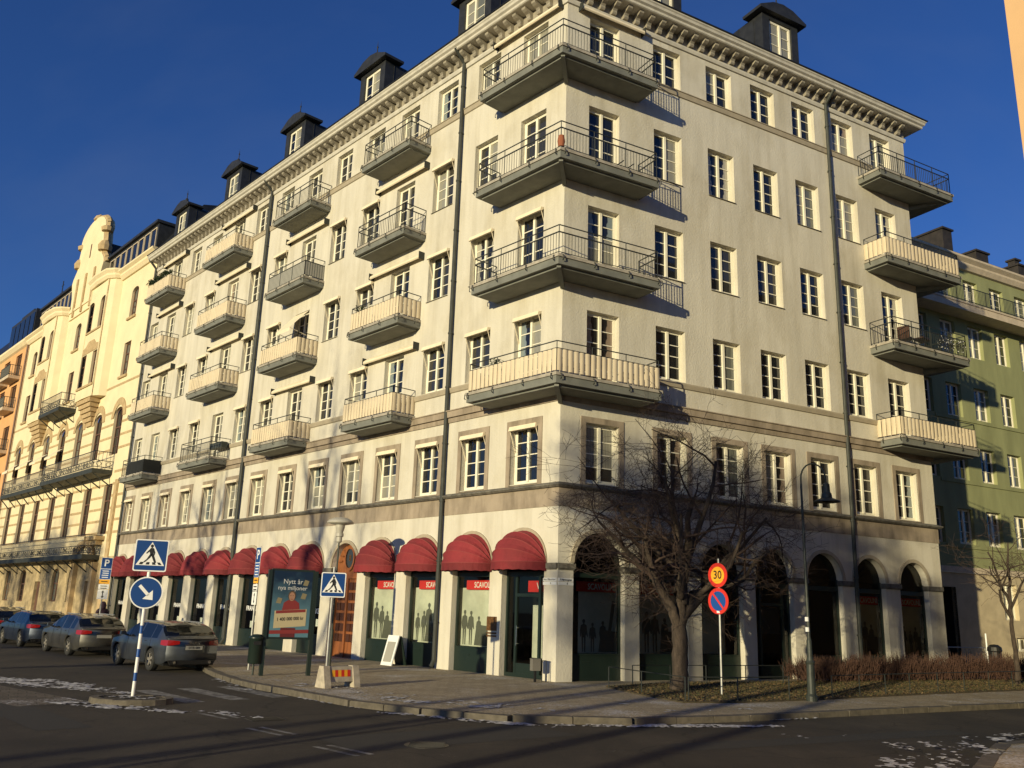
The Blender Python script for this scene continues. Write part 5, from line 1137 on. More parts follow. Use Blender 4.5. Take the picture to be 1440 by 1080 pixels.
# bin and bike rail far right
bn = empty('litter_bin', (19.33,11.5,0), .3, label='black cylindrical litter bin beside the slim tree at the far right', cat='litter bin')
b = MB(); b.lathe([(.24,0),(.26,.05),(.26,.95),(.30,1.0),(.28,1.15),(.15,1.25),(0,1.27)],18); ob('bin_body', b, M['black'], bn, smooth=False); b = MB(); b.bar((-.2,.2,0),(-.2,.2,1.7),.035,8); ob('post', b, M['white'], bn)
hr = empty('bike_rack', (21.5,18.0,0), .4, label='pale metal bicycle rack rail in the dark beside the black litter bin', cat='bike rack')
b = MB(); b.bar((-2.2,0,.95),(1.2,0,.95),.03,8); b.bar((-2.2,0,0),(-2.2,0,.95),.03,8); b.bar((1.2,0,0),(1.2,0,.95),.03,8); b.bar((-.5,0,.3),(1.2,0,.3),.025,8); ob('rail', b, M['steel'], hr)
for x in (-1.6,-1.3,-.2,.1):
    b = MB(); P=[(x+.16*math.cos(t)*.6,0,.62+.26*math.sin(t)) for t in [2*math.pi*k/14 for k in range(15)]]
    for q0,q1 in zip(P[:-1],P[1:]): b.bar(q0,q1,.014,5)
    ob('wheel_hoop', b, M['steel'], hr)
# manhole cover and worn markings
b = MB(); b.lathe([(0,.0),(.30,.0),(.31,-.003),(.36,-.003),(.36,-.02)],28); 
for k in range(-4,5): b.box(-.28,.28,k*.06-.012,k*.06+.012,0,.006)
tag(ob('manhole_cover', b, M['black'], None, Mz(-2.75,-12.29,-.112)), 'round iron manhole cover in the road in front of the corner', 'manhole cover')
b = MB(); b.box(-.34,.34,-.24,.24,-.01,.004)
for k in range(7): b.box(-.30,.30,-.2+k*.06,-.17+k*.06,.004,.012)
tag(ob('drain_grate', b, M['black'], None, Mz(-6.0,-9.75,-.118,.6)), 'dark square drain grate in the road right of the traffic island', 'drain grate')
b = MB()
def strip(b, c, d, L, w, z):
    d = Vector((d[0],d[1],0)).normalized(); e = Vector((-d.y,d.x,0)); c = Vector((c[0],c[1],z)); n = 6
    b.face([c-d*L/2-e*w/2, c+d*L/2-e*w/2, c+d*L/2+e*w/2, c-d*L/2+e*w/2])
for k in range(4): strip(b, (-9.15+k*.72, -6.2+k*.82), (uL.x,uL.y), 3.0, .46, -.1155)
for c0 in ((-7.0,-9.4),(-5.5,-11.3),(-3.95,-13.1)):
    for o_ in (-.13,.13): strip(b, (c0[0]+o_*.7,c0[1]+o_*.7), (.72,-.69), 1.1, .10, -.1155)
struct('road_markings', b, M['worn'], fix=False)
b = MB(); strip(b, (-12.4,-7.0), (.72,-.58), 4.6, 1.5, -.1165); struct('crossing_setts', b, M['setts'], fix=False)
b = MB(); strip(b, (-2.4,-11.2), (.80,.60), 4.4, 1.6, -.1172); strip(b, (-10.6,-9.8), (uL.x,uL.y), 5.5, .9, -.1172); strip(b, (4.6,-9.9), (uR.x,uR.y), 7.5, .7, -.1172); struct('asphalt_patch', b, mat('asphalt_repair', (.030,.027,.022), .9, var=.25, vscale=30, bump=.4, bscale=80), fix=False)
# thin snow left on road and pavement
def snow(patches, z0):
    b = MB(); rg = random.Random(11)
    for cx,cy,rx,ry,a,th in patches:
        nx = int(rx*2/.045); ny = int(ry*2/.045); ca,sa = math.cos(a),math.sin(a); H = {}
        for i in range(nx+1):
            for j in range(ny+1):
                u=-1+2*i/nx; v=-1+2*j/ny; x=u*rx; y=v*ry; X=cx+ca*x-sa*y; Y_=cy+sa*x+ca*y
                f = noise.fractal(Vector((X*1.9,Y_*1.9,cx)),.7,2.1,5)*.45 + noise.noise(Vector((X*7,Y_*7,1)))*.45 + noise.noise(Vector((X*15,Y_*15,5)))*.35 + min(.45,(1-u*u-v*v)*.9) - th
                H[i,j]=(X,Y_,f)
        for i in range(nx):
            for j in range(ny):
                q=[H[i,j],H[i+1,j],H[i+1,j+1],H[i,j+1]]
                if min(t[2] for t in q)>0: b.face([(t[0],t[1],z0+min(.03,.004+t[2]*.03)) for t in q])
    return b
b = snow([(-13.3,-4.2,2.6,1.0,-.45,.30),(-11.3,-5.4,1.6,.35,-.45,.3),(-9.4,-8.55,2.1,.42,-.30,.25),(-6.9,-9.1,1.1,.3,-.6,.35),(-9.0,-2.2,1.6,.35,-1.0,.45),(8.3,-10.7,1.4,.5,.6,.5),(5.2,-12.4,1.4,.8,.9,.5),(1.8,-8.72,2.9,.28,.22,.16),(-2.3,-8.80,2.4,.26,-.4,.18),(-5.6,-6.3,1.8,.22,-.85,.3),(4.6,-6.85,1.8,.2,.5,.4),(-8.3,-3.6,1.0,.25,-1.0,.4),(4.5,-9.5,1.6,.5,.4,.72)], -.118)
o = ob('snow', b, M['snow'], fix=False); o['kind']='stuff'
b = snow([(-8.2,-1.5,1.6,.9,-1.0,.62),(-6.9,-3.2,1.5,.8,-.9,.58),(-4.6,-5.6,2.6,1.2,-.8,.62),(-2.4,-7.0,2.8,.7,-.35,.52),(-.2,-5.8,2.4,.8,-.3,.72),(2.6,-6.9,2.2,.25,.45,.6),(6.0,-11.6,1.4,1.1,.6,.48),(7.8,-9.9,1.4,.6,.5,.5),(12.5,0.6,3.5,.35,.5,.72)], .004)
o = ob('snow', b, M['snow'], fix=False); o['kind']='stuff'
b = snow([(-9.35,-7.75,.66,.44,0,.30)], -.012); ob('snow_crust', b, M['snow'], isl, Matrix.Translation((9.35,7.75,.12)), fix=False)['kind']='stuff'
# ---------------------------------------------------------------- parked estate cars
def wheel_mesh(spokes=5):
    b = MB(); pr = [(.19,-.10),(.30,-.11),(.33,-.08),(.335,0),(.33,.08),(.30,.11),(.19,.10)]
    rows=[]; n=28
    for r,y in pr: rows.append([b.p((r*math.cos(2*math.pi*k/n), y, r*math.sin(2*math.pi*k/n))) for k in range(n)])
    for i in range(len(rows)-1):
        for k in range(n): j=(k+1)%n; b.f.append([rows[i][k],rows[i][j],rows[i+1][j],rows[i+1][k]]); b.m.append(0)
    ty = b.mesh('tyre', M['tyre'])
    b = MB(); n=28
    for k in range(n):
        t0,t1=2*math.pi*k/n,2*math.pi*(k+1)/n
        for (ra,ya),(rb,yb) in (((.225,-.105),(.205,-.04)),((.235,-.10),(.225,-.105))):
            b.face([(ra*math.cos(t0),ya,ra*math.sin(t0)),(ra*math.cos(t1),ya,ra*math.sin(t1)),(rb*math.cos(t1),yb,rb*math.sin(t1)),(rb*math.cos(t0),yb,rb*math.sin(t0))])
    for k in range(spokes):
        t=2*math.pi*k/spokes
        for dt in (-.13,.13):
            d=Vector((math.cos(t+dt),0,math.sin(t+dt))); e=Vector((-d.z,0,d.x)); Yf=Vector((0,-.095,0))
            b.face([d*.04-e*.028+Yf,d*.215-e*.020+Yf*.95,d*.215+e*.020+Yf*.95,d*.04+e*.028+Yf])
    b.bar((0,-.11,0),(0,-.04,0),.055,10)
    rm = b.mesh('rim', M['rim'])
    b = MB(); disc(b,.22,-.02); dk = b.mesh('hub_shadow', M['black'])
    return ty, rm, dk
WHEEL = wheel_mesh()
def car(loc, ang, paint, lab, L=4.85, Wd=1.84, H=1.46, plate='', tail='wide', rails=True):
    e = empty('parked_car', loc, ang, label=lab, cat='car', group='cars parked along the kerb')
    # local: x forward, y to the car's left, rear at x=0
    wb0, wb1, wr, ar = .98, .98+2.82, .335, .385
    N = 97; xs = [L*i/(N-1) for i in range(N)]
    def sm(a,b_,x): t=min(1,max(0,(x-a)/(b_-a))); return t*t*(3-2*t)
    def roofz(x):   # centre-line height of the upper surface
        pts=[(0,.98),(.10,1.02),(.25,1.16),(.55,1.36),(.85,1.425),(1.6,H),(2.3,H+.005),(2.75,1.42),(3.15,1.22),(3.45,1.04),(3.7,.985),(4.3,.90),(4.65,.80),(L,.62)]
        for (a,za),(c,zc) in zip(pts[:-1],pts[1:]):
            if x<=c: t=(x-a)/(c-a); return za+(zc-za)*t
        return pts[-1][1]
    def belt(x): return min(.93+.05*(1-x/L), roofz(x)-.03) if x<3.5 else min(.93, roofz(x)-.035)
    def hw(x): 
        f = Wd/2; f*= 1-.13*(1-sm(0,.55,x))**1.5 -.20*sm(4.1,L,x)**2; return f
    def zbot(x):
        z=.24+.10*(1-sm(0,.25,x))+.04*sm(L-.3,L,x)
        for c in (wb0,wb1):
            d=abs(x-c)
            if d<ar: z=max(z, wr+math.sqrt(ar*ar-d*d))
        return z
    rows=[]
    for x in xs:
        h=hw(x); zb=zbot(x); bt=belt(x); rz=roofz(x); cab = rz-bt > .10
        t=max(0,min(1,(rz-bt)/.5)); hr_=h*(1-.235*t)
        ss=.955+.045*sm(.3,.62,.5)
        P=[(h*.955,zb),(h*.985,max(zb,.36)),(h*1.0,max(zb,.56)),(h*.992,max(zb+.001,.74)),(h*.975,max(zb+.004,bt-.05)),(h*.955,max(zb+.006,bt)),
           (h*.955+(hr_-h*.955)*.45, bt+(rz-.06-bt)*.45 if cab else bt+(rz-bt)*.4),(hr_*1.0, rz-.075 if cab else bt+(rz-bt)*.7),(hr_*.90, rz-.025 if cab else bt+(rz-bt)*.9),(hr_*.5, rz-.004),(0,rz)]
        rows.append((x,P))
    bump = lambda x,i: x
    # tail and nose curvature: push the centre rows outwards
    def xpos(x,y,z,h):
        q=0
        if x<.5: q = -(.10*(1-(y/max(h,.01))**2))*(1-x/.5)
        if x>L-.6: q = .16*(1-(y/max(h,.01))**2)*(1-(L-x)/.6)
        return x+q
    body=MB(); side={}
    for sg in (1,-1):
        for i,(x,P) in enumerate(rows): side[sg,i]=[Vector((xpos(x,y,z,hw(x)),sg*y,z)) for y,z in P]
    glass=[]; 
    def isglass(i,j):
        x=(xs[i]+xs[i+1])/2
        if j in (5,6): return .62<x<2.95 and not(1.05<x<1.13) and not(1.95<x<2.05) and roofz(x)-belt(x)>.18
        return False
    V={}
    def vid(p):
        k=(round(p.x,4),round(p.y,4),round(p.z,4))
        if k not in V: V[k]=body.p(p)
        return V[k]
    for sg in (1,-1):
        for i in range(N-1):
            for j in range(10):
                q=[side[sg,i][j],side[sg,i+1][j],side[sg,i+1][j+1],side[sg,i][j+1]]
                x=(xs[i]+xs[i+1])/2; rear = x<.62 and j>=7 and roofz(x)>1.07 and roofz(x)<1.40; front = 2.72<x<3.5 and j>=7
                if isglass(i,j) or rear or front: glass.append(q); continue
                ids=[vid(p) for p in q]; ids=[a for k,a in enumerate(ids) if a!=ids[k-1]]
                if len(ids)>2: body.f.append(ids); body.m.append(0)
    # close the tail and nose
    for i in (0,N-1):
        for j in range(10):
            q=[side[1,i][j],side[-1,i][j],side[-1,i][j+1],side[1,i][j+1]]; ids=[vid(p) for p in q]; ids=[a for k,a in enumerate(ids) if a!=ids[k-1]]
            if len(ids)>2: body.f.append(ids); body.m.append(0)
    bo=ob('body', body, paint, e, smooth=True)
    g=MB(); 
    for q in glass: g.face([p*1 for p in q])
    ob('window_glass', g, M['carglass'], bo, fix=True, smooth=True)
    b=MB(); b.box(.15,L-.2,-Wd/2+.14,Wd/2-.14,.20,.62); b.box(.9,3.0,-.6,.6,.621,.93); ob('underbody', b, M['black'], e)
    for c in (wb0,wb1):
        for sg in (1,-1):
            w=put('wheel', WHEEL[0], e, Matrix.Translation((c,sg*(Wd/2-.125),wr)) @ (Matrix.Rotation(math.pi,4,'Z') if sg>0 else Matrix.Identity(4)) @ Matrix.Rotation(random.random()*3,4,'Y'))
            put('rim', WHEEL[1], w); put('hub_shadow', WHEEL[2], w)
    for sg in (1,-1):                          # tail lights wrap the corner
        b=MB(); pts=[]
        def surf(x,z):
            i=min(N-2,max(0,int(x/L*(N-1)))); P=rows[i][1]; 
            for (ya,za),(yb,zb_) in zip(P[:-1],P[1:]):
                if za<=z<=zb_: y=ya+(yb-ya)*(z-za)/max(1e-6,zb_-za); return Vector((xpos(xs[i],y,z,hw(xs[i])),y,z))
            return Vector((xs[i],P[5][0],z))
        st_=[(.34,.80,.93),(.20,.78,.94),(.10,.78,.94),(.03,.78,.945)]
        ring=[]
        for x,za,zb_ in st_:
            p0,p1=surf(x,za),surf(x,zb_)
            ring.append((Vector((p0.x-.012,p0.y+.014,za)),Vector((p1.x-.012,p1.y+.014,zb_))))
        p0=ring[-1]; yy=p0[0].y
        ring.append((Vector((-.085,yy-.18,.80)),Vector((-.085,yy-.18,.935)))); ring.append((Vector((-.125,yy-(.34 if tail=='wide' else .2),.83)),Vector((-.125,yy-(.34 if tail=='wide' else .2),.92))))
        for (a0,a1),(c0,c1) in zip(ring[:-1],ring[1:]):
            f=lambda v: Vector((v.x,sg*v.y,v.z)); b.face([f(a0),f(c0),f(c1),f(a1)])
        ob('tail_light', b, M['tail'], e)
        b=MB(); b.prismx([(sg*(Wd/2+.20),1.0),(sg*(Wd/2+.02),.98),(sg*(Wd/2+.02),1.02),(sg*(Wd/2+.05),1.10),(sg*(Wd/2+.19),1.10)],3.0,3.13); b.bar((3.08,sg*(Wd/2-.05),.97),(3.08,sg*(Wd/2+.08),1.02),.03,6); ob('door_mirror', b, paint, e)
        if rails: b=MB(); b.bar((.9,sg*.60,H-.02),(2.5,sg*.60,H-.005),.018,6); ob('roof_rail', b, M['steel'], e)
        b=MB(); 
        for x in (1.35,2.35): b.box(x,x+.17,sg*(Wd/2-.02)-.012,sg*(Wd/2-.02)+.016,.865,.885)
        ob('door_handle', b, M['chrome'], e)
    b=MB(); b.prismx([(-Wd/2+.25,.24),(Wd/2-.25,.24),(Wd/2-.18,.36),(-Wd/2+.18,.36)],-.07,.02); ob('bumper_insert', b, M['black'], e)
    b=MB(); b.bar((-.09,.55,.30),(.05,.55,.30),.045,10); b.bar((-.09,-.55,.30),(.05,-.55,.30),.045,10); ob('exhaust', b, M['chrome'], e)
    b=MB(); b.box(-.128,-.115,-.26,.26,.665,.775); p_=ob('number_plate', b, M['mesh'], e)
    if plate:
        tm=text_mesh(plate,.095,M['black'],.001,'CENTER',.004); put('lettering', tm, p_, Matrix.Translation((-.131,0,.72)) @ Matrix.Rotation(R_(-90),4,'Z'))
    b=MB(); b.box(-.135,-.10,-.40,.40,.80,.82) if False else b.box(-.128,-.10,-.30,.30,.795,.81); ob('trim_strip', b, M['chrome'], e)
    b=MB()                                     # door shut lines
    for x in (1.10,2.02,2.98):
        i=int(x/L*(N-1)); P=side[1,i]
        for sg in (1,-1):
            for a,c in zip(P[1:5],P[2:6]): b.bar(Vector((a.x,sg*(a.y+.001),a.z)),Vector((c.x,sg*(c.y+.001),c.z)),.006,4)
    ob('shut_line', b, M['black'], e)
    return e
drv = math.atan2(uL.y, uL.x)
p_grey = carpaint('car_paint_slate', (.055,.062,.075)); p_brown = carpaint('car_paint_dusty_grey', (.075,.072,.066)); p_blue = carpaint('car_paint_dark_blue', (.025,.035,.06)); p_black = carpaint('car_paint_black', (.02,.02,.02))
def carpos(s, off): v = wL(s,0,off); return (v.x, v.y, -.12)
# wheels on the road side stand 8.6 m out from the facade
ca = car(carpos(7.95,7.72), drv, p_grey, 'dark grey estate car nearest the corner, behind the striped sign pole', plate='DTR 084')
tm = text_mesh('AUDI', .10, M['chrome'], .003, 'CENTER', .01, 1.3); put('badge', tm, ca, Matrix.Translation((-.125,0,.86)) @ Matrix.Rotation(R_(-90),4,'Z'))
car(carpos(15.9,7.72), drv, p_brown, 'dusty grey estate car with glowing left tail light, second from the corner', plate='', L=4.78, H=1.50)
car(carpos(22.3,7.75), drv, p_blue, 'dark blue estate car in front of the dusty grey one, third from the corner', L=4.7)
car(carpos(28.3,7.7), drv, p_black, 'black estate car at the left edge, farthest of the parked row', L=4.7, H=1.52)
# ---------------------------------------------------------------- pedestrian behind the parked cars
def skin_body(verts, edges, radii, m, name, parent, sub=2, root=0):
    me=bpy.data.meshes.new(name); me.from_pydata(verts,edges,[]); o=bpy.data.objects.new(name,me); col.objects.link(o)
    sk=o.modifiers.new('skin','SKIN'); ss=o.modifiers.new('sub','SUBSURF'); ss.levels=ss.render_levels=sub
    for i,r in enumerate(radii): me.skin_vertices[0].data[i].radius=(r,r*.8) if not isinstance(r,tuple) else r
    me.skin_vertices[0].data[root].use_root=True
    dg=bpy.context.evaluated_depsgraph_get(); dg.update(); nm=bpy.data.meshes.new_from_object(o.evaluated_get(dg)); bpy.data.objects.remove(o)
    nm.materials.clear(); nm.materials.append(m); nm.polygons.foreach_set('use_smooth',[True]*len(nm.polygons)); return put(name,nm,parent)
pe_ = empty('person', (-20.9,16.4,0), math.atan2(uL.y,uL.x), label='person in a dark purple hooded coat walking behind the parked cars', cat='person')
V=[(0,0,.95),(0,0,1.15),(0,0,1.40),(0,0,1.52),(0.02,0,1.62),(0.02,0,1.72),(0,.19,1.42),(.02,.25,1.15),(.12,.24,.92),(0,-.19,1.42),(-.02,-.25,1.15),(-.06,-.24,.92),(0,.10,.90),(.14,.10,.50),(.20,.10,.10),(.30,.10,.05),(0,-.10,.90),(-.10,-.10,.50),(-.22,-.10,.12),(-.12,-.10,.05)]
E_=[(0,1),(1,2),(2,3),(3,4),(4,5),(2,6),(6,7),(7,8),(2,9),(9,10),(10,11),(0,12),(12,13),(13,14),(14,15),(0,16),(16,17),(17,18),(18,19)]
Rr_=[.17,.15,.17,.065,.105,.085,.08,.06,.042,.08,.06,.042,.10,.07,.05,.04,.10,.07,.05,.04]
skin_body(V,E_,Rr_,M['trous'],'body',pe_)
V2=[(0,0,.72),(0,0,1.0),(0,0,1.25),(0,0,1.42),(0,.20,1.42),(.02,.265,1.15),(.10,.26,.98),(0,-.20,1.42),(-.02,-.265,1.15),(-.05,-.26,.98)]
E2=[(0,1),(1,2),(2,3),(3,4),(4,5),(5,6),(3,7),(7,8),(8,9)]
skin_body(V2,E2,[.24,.21,.20,.19,.105,.085,.07,.105,.085,.07],M['coat'],'coat',pe_)
b=MB(); b.lathe([(.12,1.46),(.15,1.52),(.145,1.66),(.11,1.76),(.05,1.81),(0,1.82)],14,(0,0,0)); ob('hood', b, M['coat'], pe_, smooth=True)
b=MB(); b.lathe([(0,1.52),(.06,1.54),(.085,1.62),(.075,1.70),(0,1.74)],12,(.075,0,0)); ob('face', b, M['skin'], pe_, smooth=True)
# ---------------------------------------------------------------- things kept on balconies
def potted(F, x, y, z, lab, h=.5):
    e=empty('potted_plant', F((x,y,z)), label=lab, cat='plant'); b=MB(); b.lathe([(0,0),(.13,0),(.17,.26),(.15,.26),(0,.24)],12); ob('pot', b, M['terra'], e)
    b=MB(); rg=random.Random(int(x*7)); 
    for k in range(160):
        a=rg.random()*6.28; r=rg.random()*.26; zc=.26+rg.random()*h; d=Vector((rg.uniform(-1,1),rg.uniform(-1,1),rg.uniform(-.4,1))).normalized()*.07; c=Vector((r*math.cos(a),r*math.sin(a),zc)); s_=d.orthogonal().normalized()*.025; b.face([c-d,c+s_,c+d,c-s_])
    ob('foliage', b, M['plantgreen'], e, fix=False)
potted(FL,-2.6,-.55,SLAB['F2']+.45,'small bushy plant showing over the left part of the lowest corner balcony',.45)
potted(FL,-11.0,-.8,SLAB['F3']+.35,'potted plant behind the railing of a clad balcony on the left facade, fourth floor',.5)
e=empty('garland', FL((-35.0,-1.05,SLAB['F5']+1.0)), label='dark green leafy garland along the rail of the topmost balcony beside the yellow building', cat='garland'); b=MB(); rg=random.Random(9)
for k in range(700):
    t=rg.random(); c=Vector((0,0,0)); L_=3.5
    p=FL((-36.5+t*L_,-1.05,SLAB['F5']+.98+.10*math.sin(t*19)))-e.location+Vector((rg.gauss(0,.07),rg.gauss(0,.07),rg.gauss(0,.07))); d=Vector((rg.uniform(-1,1),rg.uniform(-1,1),rg.uniform(-1,1))).normalized()*.08; s_=d.orthogonal().normalized()*.03; b.face([p-d,p+s_,p+d,p-s_])
ob('leaves', b, M['plantgreen'], e, fix=False)
e=empty('planter_box', FL((-24.6,-.35,SLAB['F2']+.55)), math.atan2(-uL.y,-uL.x), label='dark planter box on the open lowest balcony left of the second downpipe', cat='planter'); b=MB(); b.box(-.7,.7,-.16,.16,0,.3); ob('box', b, M['lampgreen'], e)
e=empty('wicker_lantern', oc(.98,.98,SLAB['F4']+.30), label='small red-brown lantern hanging inside the corner railing of the second balcony from the top', cat='lantern'); b=MB(); b.lathe([(0,-.22),(.10,-.2),(.13,0),(.10,.2),(0,.24)],10); ob('body', b, M['terra'], e); b=MB(); b.bar((0,0,.24),(0,0,.6),.01,5); ob('cord', b, M['black'], e)
e=empty('deck_chair', FR((1.9,-.7,SLAB['F4'])), math.atan2(uR.y,uR.x), label='folded dark deck chair on the second corner balcony from the top', cat='chair'); b=MB()
for x in (-.22,.22): b.bar((x-.3,0,0),(x+.3,.0,.55),.02,5); b.bar((x+.3,0,0),(x-.3,0,.3),.02,5)
ob('frame', b, M['black'], e); b=MB(); b.face([(-.5,-.2,.0),(.1,-.2,.55),(.1,.2,.55),(-.5,.2,.0)]); ob('seat', b, M['black'], e, fix=False)
for k,(x,l) in enumerate(((16.6,'dark garden chair at the left on the right-end balcony hung with fairy lights'),(17.6,'low dark garden table on the right-end balcony hung with fairy lights'))):
    e=empty('garden_chair' if k==0 else 'garden_table', FR((x,-.6,SLAB['F3'])), math.atan2(uR.y,uR.x)+.2, label=l, cat='chair' if k==0 else 'table'); b=MB(); z=.45 if k==0 else .6; b.box(-.25-.15*k,.25+.15*k,-.25,.25,z-.04,z); ob('seat' if k==0 else 'tabletop', b, M['wooddark'], e)
    for sx in (-1,1):
        for sy in (-1,1): b=MB(); b.bar((sx*.21,sy*.21,0),(sx*.21,sy*.21,z-.04),.018,5); ob('leg', b, M['black'], e)
    if k==0: b=MB(); b.box(-.25,-.22,-.25,.25,.46,.95); ob('backrest', b, M['wooddark'], e)
e=empty('fairy_lights', FR((19.0,-1.1,SLAB['F3']+.8)), label='tangle of wire and little pale fairy lights over the right-end balcony railing', cat='lights'); b=MB(); c=MB(); rg=random.Random(4); inv=-e.location; prev=None
for k in range(170):
    t=k/169; p=FR((17.9+1.9*t+rg.gauss(0,.05),-1.10+rg.gauss(0,.03),SLAB['F3']+.15+.6*rg.random()))+inv
    if prev and rg.random()<.9: b.bar(prev,p,.006,3,caps=False)
    if k%3==0: c.lathe([(0,-.022),(.022,0),(0,.022)],5,p)
    prev=p
ob('wire', b, M['black'], e); ob('bulb', c, M['white'], e)
# ---------------------------------------------------------------- bare trees
def tube_path(b, pts, rad, n):
    prev=None; e=None
    for k,p in enumerate(pts):
        d=(pts[min(k+1,len(pts)-1)]-pts[max(k-1,0)]).normalized()
        if e is None: e=d.orthogonal().normalized()
        e=(e-d*e.dot(d)).normalized(); g=d.cross(e)
        ring=[b.p(p+(e*math.cos(2*math.pi*q/n)+g*math.sin(2*math.pi*q/n))*rad[k]) for q in range(n)]
        if prev:
            for q in range(n): w=(q+1)%n; b.f.append([prev[q],prev[w],ring[w],ring[q]]); b.m.append(b.mi)
        prev=ring
def grow(b, rg, p, d, L, r, lvl, maxl, spread, droop, kids, rmin):
    seg=5 if lvl<3 else 3; pts=[Vector(p)]; d=Vector(d).normalized(); rad=[r]; wob=.17 if lvl<3 else .24
    for k in range(seg):
        d=(d+Vector((rg.gauss(0,wob),rg.gauss(0,wob),rg.gauss(0,wob*.8)-droop*(lvl>1)+.05*(lvl<2)))).normalized()
        pts.append(pts[-1]+d*L/seg); rad.append(max(rmin,r*(1-.62*(k+1)/seg)))
    tube_path(b[0] if lvl<2 else b[1], pts, rad, 8 if lvl==1 else (5 if lvl==2 else 3))
    if lvl>=maxl: return
    for _ in range(rg.randint(*kids)):
        t=rg.uniform(.28,1.0); i=min(seg-1,int(t*seg)); q=pts[i].lerp(pts[i+1],t*seg-i); base=(pts[i+1]-pts[i]).normalized()
        a=Vector((rg.gauss(0,1),rg.gauss(0,1),rg.gauss(.15,.7))).normalized(); nd=(base*(1-spread)+a*spread).normalized()
        grow(b,rg,q,nd,L*rg.uniform(.50,.78),max(rmin,rad[i]*rg.uniform(.42,.62)),lvl+1,maxl,spread,droop,kids,rmin)
def tree(name, loc, limbs, trunk, lab, seed, maxl=4, spread=.62, droop=.03, kids=(3,5), group=None, cat='tree', rmin=.004):
    rg=random.Random(seed); e=empty(name, loc, label=lab, cat=cat, group=group); b=[MB(),MB()]
    for (p0,p1,r0_,r1_) in trunk:
        P0,P1=Vector(p0),Vector(p1); n=7; pts=[P0.lerp(P1,k/n)+(Vector((rg.gauss(0,.022),rg.gauss(0,.022),0)) if 0<k<n else Vector()) for k in range(n+1)]
        tube_path(b[0], pts, [(r0_+(r1_-r0_)*k/n)*(1+.05*math.sin(k*2.3+seed)) for k in range(n+1)], 12)
    for p,d,L,r in limbs: grow(b,rg,p,d,L,r,1,maxl,spread,droop,kids,rmin)
    ob('trunk', b[0], M['bark'], e, smooth=True, fix=False); ob('crown', b[1], M['twig'], e, fix=False); return e
X=uR; Yv=-nR
def loc3(x,y,z): return X*x+Yv*y+Vector((0,0,z))
tree('bare_tree', (3.33,-1.75,.02),
     [(loc3(-.25,0,2.2),loc3(-.75,.1,.85),2.4,.14),(loc3(-.9,.1,3.2),loc3(-.95,-.2,.40),2.1,.09),(loc3(.15,0,2.3),loc3(-.05,.2,1),3.1,.16),(loc3(.2,0,2.0),loc3(.85,-.2,.75),3.5,.14),(loc3(.5,0,2.6),loc3(1.0,.3,.32),3.5,.11),
      (loc3(.05,.1,2.6),loc3(.35,.6,.9),2.7,.11),(loc3(0,-.1,2.5),loc3(-.2,-.7,.8),2.5,.11),(loc3(-.2,.05,3.4),loc3(-.5,.3,1),2.5,.10),(loc3(.25,0,3.3),loc3(.5,-.2,1),3.3,.11),(loc3(.9,-.1,3.0),loc3(1.0,.2,.6),3.3,.10),(loc3(-1.0,0,3.4),loc3(-.5,.1,.9),2.1,.08),
      (loc3(.2,0,3.5),loc3(.1,.3,1),2.8,.10),(loc3(.5,0,2.4),loc3(.8,-.6,.8),2.6,.09),(loc3(.3,.1,3.0),loc3(.9,.5,.9),3.3,.10),(loc3(.2,0,3.6),loc3(-.35,-.3,1),2.5,.09)],
     [((0,0,-.08),loc3(.05,0,.35),.30,.225),(loc3(.05,0,.35),loc3(.0,0,1.75),.225,.21),(loc3(.0,0,1.6),loc3(.15,0,2.5),.18,.14),(loc3(.0,0,1.65),loc3(-.45,0,2.6),.15,.11),(loc3(-.45,0,2.6),loc3(-1.0,.05,3.45),.11,.08),(loc3(.02,0,1.6),loc3(.55,0,2.6),.14,.10),(loc3(.15,0,2.5),loc3(.2,0,3.6),.14,.10)],
     'big bare spreading tree with dark twigs in front of the right facade', 21, maxl=5, spread=.62, droop=.015, kids=(3,5), rmin=.0045)
tree('bare_tree', (16.78,5.42,.03), [(Vector((0,0,2.3)),loc3(-.75,0,.55),1.9,.06),(Vector((0,0,2.6)),loc3(.7,.1,.6),1.8,.06),(Vector((0,0,3.0)),loc3(-.4,.2,.9),1.8,.06),(Vector((0,0,3.2)),loc3(.2,-.2,1),1.9,.06),(Vector((0,0,2.8)),loc3(-.8,-.2,.5),1.8,.05)],
     [((0,0,0),(.0,0,1.6),.10,.075),((0,0,1.6),(.03,0,3.3),.075,.055)], 'slim young bare tree at the right edge in front of the green building', 5, maxl=4, spread=.6, kids=(3,5))
# brown winter hedge in front of the right end
def bush(loc, rx, ry, h, seed, lab):
    e=empty('hedge_bush', loc, math.atan2(uR.y,uR.x), label=lab, cat='bush', group='brown winter hedge bushes'); rg=random.Random(seed); b=MB()
    for k in range(1500):
        x,y=rg.uniform(-rx,rx),rg.uniform(-ry,ry); p=Vector((x,y,0)); d=Vector((rg.gauss(0,.22)+x*.12,rg.gauss(0,.22)+y*.12,1)); hh=h*rg.uniform(.5,1.05)*(1-.25*(x/rx)**2)
        z0=rg.random()*hh*.6; p=p+d*z0; q=p+d.normalized()*min(.45,hh-z0+.05); b.bar(p,q,.007,3,.003,caps=False)
        if rg.random()<.6: m_=p.lerp(q,.6); b.bar(m_,m_+Vector((rg.gauss(0,.12),rg.gauss(0,.12),.12)),.005,3,.002,caps=False)
    ob('twigs', b, M['hedge'], e, fix=False)
